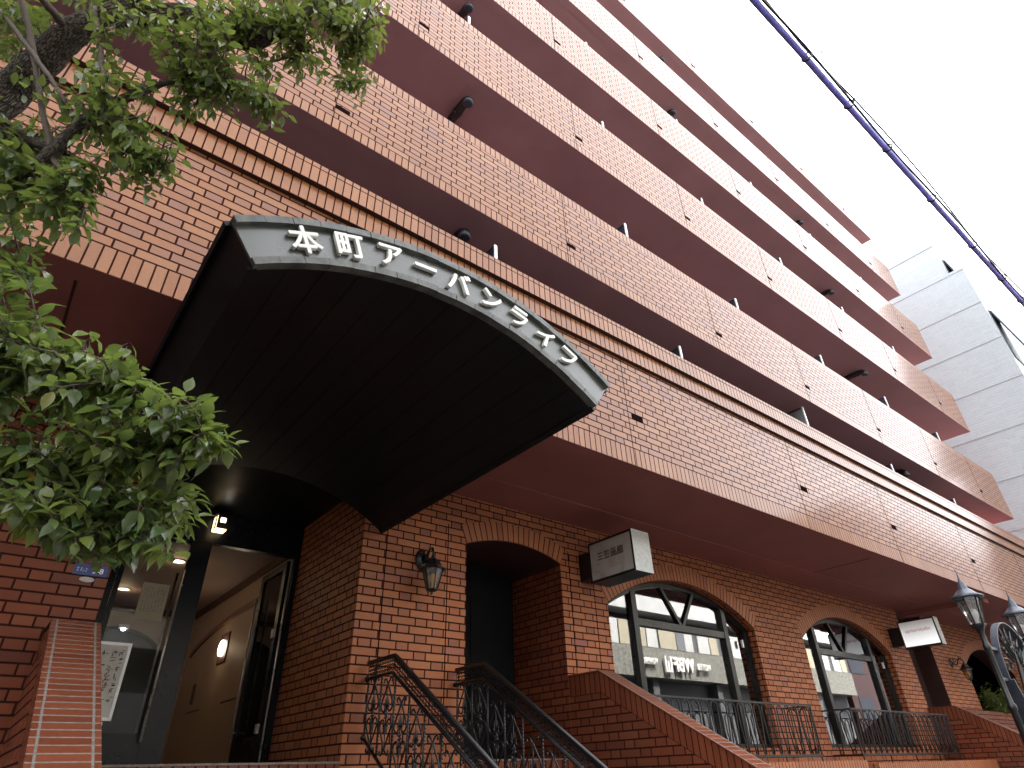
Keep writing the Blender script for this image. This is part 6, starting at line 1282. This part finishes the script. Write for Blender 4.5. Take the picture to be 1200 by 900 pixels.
# ------------------------------------------------------------------ street tree
tree = thing("street_tree", "street tree with a leaning rough trunk and glossy leaves in front of the facade", "tree", (-1.35, -1.1, 0))
rt = random.Random(77)
m = MB()
trunk_pts = [(-1.38, -1.08, 0.0, 0.24), (-1.33, -1.12, 0.5, 0.19), (-1.26, -1.2, 1.6, 0.165), (-1.12, -1.32, 2.7, 0.13), (-0.93, -1.5, 3.7, 0.10)] + [(p[0], p[1], p[2], p[3] * 0.68) for p in BRANCHES[0]]
def smooth_path(p, k=4):
    out = []
    for i in range(len(p) - 1):
        p0 = Vector(p[max(i - 1, 0)]); p1 = Vector(p[i]); p2 = Vector(p[i + 1]); p3 = Vector(p[min(i + 2, len(p) - 1)])
        for j in range(k):
            t = j / k
            out.append(0.5 * ((2 * p1) + (p2 - p0) * t + (2 * p0 - 5 * p1 + 4 * p2 - p3) * t * t + (3 * p1 - p0 - 3 * p2 + p3) * t ** 3))
    out.append(Vector(p[-1])); return out
def limb(mb, p, n, jit=0.0, k=4):
    q = smooth_path([Vector((a[0], a[1], a[2], a[3])) for a in p], k)
    mb.tube([Vector((v[0] + rt.uniform(-jit, jit), v[1] + rt.uniform(-jit, jit), v[2] + rt.uniform(-jit, jit))) for v in q], [max(0.0015, v[3] * (1 + rt.uniform(-0.07, 0.07))) for v in q], n)
limb(m, trunk_pts, 18, 0.004, 8)
m.build("trunk", M['bark'], tree)
fork = {2: (-1.06, -1.38, 3.05, 0.10), 3: (-1.16, -1.30, 2.5, 0.09), 16: (-1.25, -1.2, 1.75, 0.08), 20: (-1.16, -1.30, 2.55, 0.07)}
allp = []
for i, bp in enumerate(BRANCHES[1:], 1):
    p = ([fork[i]] if i in fork else []) + bp
    b = MB(); limb(b, p, 10 if bp[0][3] > 0.03 else 7, 0.003, 5); b.build("branch", M['bark'] if bp[0][3] > 0.03 else M['twig'], tree)
for bp in BRANCHES:
    for v in smooth_path([Vector(a[:3]) for a in bp], 6): allp.append(v)
mb = MB(); lr = []; tw = MB()
for (x, y, z, kd) in TIPS:
    tip = Vector((x, y, z))
    near = min(allp, key=lambda v: (v - tip).length + 0.35 * max(0, v.z - tip.z) * (1 if kd == 0 else -0.3))
    d = tip - near; L = d.length
    if L > 0.75: near = tip - d.normalized() * 0.45 + Vector((0, 0, 0.06)); d = tip - near; L = d.length
    mid = near + d * 0.55 + Vector((rt.uniform(-1, 1), rt.uniform(-1, 1), rt.uniform(0, 1.2))) * L * 0.10
    tw.tube([near, mid, tip], [0.0055, 0.0034, 0.0016], 5, caps=False)
    dirn = (tip - mid).normalized()
    nl = rt.randint(17, 23) if kd == 0 else rt.randint(13, 18)
    tone = {0: 0.50, 1: 0.60, 2: 0.80}[kd] + rt.gauss(0, 0.10)
    for q in range(nl):
        u = 1 - 0.16 * q / nl if q else 1.0
        pos = tip - dirn * (0.20 * q / nl)
        az_ = q * 2.4 + rt.uniform(-0.4, 0.4)
        side = dirn.orthogonal().normalized(); side.rotate(Matrix.Rotation(az_, 3, dirn))
        droop = -0.30 if kd == 0 else -0.75
        ld = (side * 0.9 + dirn * rt.uniform(0.1, 0.8) + Vector((0, 0, droop + rt.uniform(-0.35, 0.35)))).normalized()
        up = Vector((rt.uniform(-0.5, 0.5), rt.uniform(-0.75, 0.25), 1.0)).normalized()
        Lf = rt.uniform(0.052, 0.086) * (0.80 if kd == 0 else 0.72)
        pet = pos + ld * 0.018
        tw.tube([pos, pet], 0.0011, 3, caps=False)
        v_ = tone + rt.gauss(0, 0.16)
        if rt.random() < 0.004: v_ = 1.0
        else: v_ = min(0.96, max(0.0, v_))
        leaf(mb, lr, pet, ld, up, Lf, Lf * (rt.uniform(0.27, 0.34) if kd == 0 else rt.uniform(0.23, 0.29)), v_, curl=rt.uniform(0.05, 0.4))
tw.build("twig", M['twig'], tree)
build_leaves(mb, lr, "crown", tree)

# ------------------------------------------------------------------ neighbouring building
nb = thing("neighbouring_building", "pale tiled tall neighbouring building with horizontal joint lines beyond the brick building", "building", (25.4, 3, 0))
NX, NY, NZ = 25.4, -1.62, 20.7
SB = 18.05
m = MB(); m.box(NX, NX + 16, NY, 16, 0, SB, 0); m.box(NX + 0.003, NX + 16, NY + 0.5, 16, SB, NZ, 0)
zj = [1.5 + 1.66 * k - 0.18 for k in range(0, 14)]
for z in [q for q in zj if q < NZ]:
    yj = NY if z < SB else NY + 0.5
    m.box(NX - 0.012, NX + (0.0 if z < SB else 0.003), yj, 16, z, z + 0.014, 1, skip="r")
m.build("wall", [M['neigh'], M['joint_pale']], nb)
for k, (yf, z, dp, hh_) in enumerate(((NY + 0.5, 18.95, 0.16, 0.85), (NY, 15.95, 0.42, 2.1), (NY, 12.6, 0.42, 2.1))):
    f = MB(); f.box(NX + 0.35, NX + 1.45, yf - 0.03, yf - 0.002, z - hh_, z + 0.05); wo = f.build("window", M['panel'], nb)
    s_ = MB(); s_.bar((NX + 0.9, yf - 0.05, z), (NX + 0.9, yf - 0.05 - dp, z - hh_), 1.1, 0.05, up=(0, -1, 0.3)); s_.build("sash", M['panel'], wo)

# ------------------------------------------------------------------ the hotel across the street (seen mirrored in the windows)
hot = thing("hotel_building", "grey stone clad hotel with rows of cream and white panels across the street", "building", (20, -16, 0))
HY = -16.0
m = MB()
m.box(-30, 53.5, HY - 14, HY, 6.05, 7.6, 0)             # stone band
m.box(-30, 53.5, HY - 14, HY - 0.9, 0, 6.05, 2)         # recessed shop front
m.box(-30, 53.5, HY - 14, HY - 0.12, 7.6, 9.0, 2)
m.box(-30, 53.5, HY - 14, HY - 1.2, 9.0, 9.6, 2)
m.box(-30, 53.5, HY - 14, HY, 9.6, 10.6, 1)             # white balcony front
m.box(-30, 53.5, HY - 14, HY - 1.3, 10.6, 12.4, 2)
m.box(-30, 53.5, HY - 14, HY, 12.4, 13.4, 1)
for x in range(-30, 54, 6): m.box(x, x + 0.5, HY - 1.0, HY - 0.3, 0, 6.05, 2)
m.build("wall", [M['stone'], M['offwhite'], M['grey']], hot)
cyc = [(0.0, 0.85, 'beige'), (0.95, 1.85, 'offwhite'), (2.05, 3.55, 'beige'), (3.62, 4.35, 'glass'), (4.4, 5.2, 'offwhite'), (5.75, 6.85, 'offwhite'), (6.95, 7.75, 'beige')]
for rep in range(-7, 4):
    for a, c, kind in cyc:
        x0 = 28.75 + rep * 8.3 + a; x1 = 28.75 + rep * 8.3 + c
        if x1 > 53.4 or x0 < -29.8: continue
        p = MB(); p.box(x0, x1, HY - 0.118, HY - 0.04, 7.64, 8.95)
        p.build("window" if kind == 'glass' else "wall_panel", M['panel_grey'] if kind == 'glass' else M[kind], hot)
def hot_text(txt, xc, z, size, sx=1.0, off=0.02):
    o = place_text("lettering", txt, size, (xc, HY + 0.16, z), (-1, 0, 0), (0, 0, 1), M['letter'], hot, extrude=0.06, offset=off, sx=sx)
hot_text("HOTEL", 34.35, 6.80, 0.50, 0.80, 0.008)
hot_text("WBF", 32.45, 6.80, 1.05, 0.88, 0.03)
hot_text("HONMACHI", 29.3, 6.85, 0.46, 0.62, 0.006)
lg = MB()
for i, hgt in enumerate((0.75, 0.5, 0.75)):
    lg.box(31.35 - i * 0.24 - 0.15, 31.35 - i * 0.24, HY + 0.10, HY + 0.22, 6.45, 6.45 + hgt)
lg.box(30.72, 31.35, HY + 0.10, HY + 0.22, 6.36, 6.446); lg.build("emblem", M['letter'], hot)
def block(name, label, x0, x1, y0, y1, h, mat, front):
    t = thing(name, label, "building", ((x0 + x1) / 2, (y0 + y1) / 2, 0))
    m = MB(); m.box(x0, x1, y0, y1, 0, h); m.build("wall", mat, t)
    yf = y1 if front > 0 else y0
    for k in range(int(h // 3.3)):
        for j in range(int((x1 - x0) // 4)):
            w = MB(); w.box(x0 + 1 + j * 4, x0 + 3.4 + j * 4, yf + (0.002 if front > 0 else -0.04), yf + (0.04 if front > 0 else -0.002), 1.2 + 3.3 * k, 2.8 + 3.3 * k); w.build("window", M['panel'], t)
block("office_building", "dark brown office block beside the hotel across the street", 53.8, 92, -32, -16.6, 21, M['dark_red'], 1)
block("office_building", "unseen dark grey block added left of the hotel to cut low sky light", -62, -30.3, -32, -16.2, 19, M['grey'], 1)  # out of view, added to reduce ambient light from the street end
block("added_brown_building", "unseen brown block added left of the brick apartment building to cut low sky light", -34, -8.3, 0.4, 14, 19, M['soffit'], -1)  # out of view, added to keep side light off the recessed wall

# ------------------------------------------------------------------ things inside the two shop windows
t = thing("sofa", "red upholstered sofa inside the second arched window", "sofa", (14.9, 4.0, FL))
m = MB(); m.box(13.7, 15.9, 3.9, 4.6, FL + 0.15, FL + 0.45); m.build("seat", M['red_cloth'], t, bevel=0.04)
m = MB(); m.box(13.7, 15.9, 4.6, 4.8, FL + 0.15, 2.85); m.build("backrest", M['red_cloth'], t, bevel=0.04)
for x in (13.5, 15.9):
    m = MB(); m.box(x, x + 0.2, 3.9, 4.8, FL + 0.15, FL + 0.65); m.build("armrest", M['red_cloth'], t, bevel=0.03)
for x in (13.6, 15.95):
    for y in (4.0, 4.7):
        m = MB(); m.box(x, x + 0.06, y, y + 0.06, FL, FL + 0.15); m.build("leg", M['wood'], t)
t = thing("table", "white table standing just inside the second arched window", "table", (13.3, 2.8, FL))
m = MB(); m.box(12.5, 14.2, 2.55, 3.1, 2.30, 2.34); m.build("tabletop", M['white'], t)
for x in (12.55, 14.1):
    for y in (2.6, 3.0):
        m = MB(); m.box(x, x + 0.05, y, y + 0.05, FL, 2.30); m.build("leg", M['white'], t)
t = thing("framed_poster", "red poster in a white frame leaning in the second arched window", "poster", (14.0, 2.4, 1.93))
m = MB(); m.obox((13.85, 2.36, 2.17), (0.30, 0, 0), (0, 0.012, 0.003), (0, 0.06, 0.24)); m.build("frame", M['white'], t)
m = MB(); m.obox((13.85, 2.345, 2.17), (0.17, 0, 0), (0, 0.003, 0.0008), (0, 0.05, 0.19)); m.build("picture", M['red_cloth'], t)
t = thing("computer", "dark computer screen on the white table in the second arched window", "computer", (12.9, 2.85, 2.34))
m = MB(); m.box(12.72, 13.2, 2.86, 2.89, 2.42, 2.70); m.build("screen", M['panel'], t, bevel=0.005)
m = MB(); m.box(12.92, 13.0, 2.86, 2.90, 2.352, 2.42); m.box(12.84, 13.08, 2.78, 2.96, 2.34, 2.352); m.build("stand", M['panel'], t)
t = thing("potted_plant", "small potted plant behind the second window guard", "plant", (15.0, 2.75, FL))
m = MB(); m.lathe((15.0, 2.75, FL), [(0.0, 0.0), (0.12, 0.0), (0.16, 0.3), (0.15, 0.31), (0.0, 0.29)], 16); m.build("pot", M['white'], t)
mb2 = MB(); lr2 = []
for i in range(160):
    d = Vector((rs_.uniform(-1, 1), rs_.uniform(-1, 1), rs_.uniform(0.0, 1.4)))
    leaf(mb2, lr2, Vector((15.0, 2.75, FL + 0.3)) + d * rs_.uniform(0.1, 0.55), d, Vector((0, 0, 1)), 0.13, 0.035, rs_.uniform(0.4, 0.9))
build_leaves(mb2, lr2, "foliage", t)
st_ = MB()
for i in range(8): st_.tube([(15.0, 2.75, FL + 0.28), (15.0 + rs_.uniform(-0.25, 0.25), 2.75 + rs_.uniform(-0.2, 0.2), FL + 0.85)], [0.008, 0.003], 5)
st_.build("stem", M['twig'], t)
for (x, w, h, lab, mt) in ((7.9, 0.5, 0.75, "grey cupboard at the left inside the first arched window", 'grey'), (9.2, 0.35, 0.95, "pale wooden cabinet at the right inside the first arched window", 'wood')):
    t = thing("cupboard", lab, "cupboard", (x, 3.4, FL))
    m = MB(); m.box(x, x + w, 3.3, 3.7, FL, FL + h); m.build("body", M[mt], t, bevel=0.008)
    for q in range(2):
        m = MB(); m.box(x + 0.02 + q * w / 2, x + w / 2 - 0.01 + q * w / 2, 3.285, 3.298, FL + 0.05, FL + h - 0.05); m.build("door", M[mt], t)
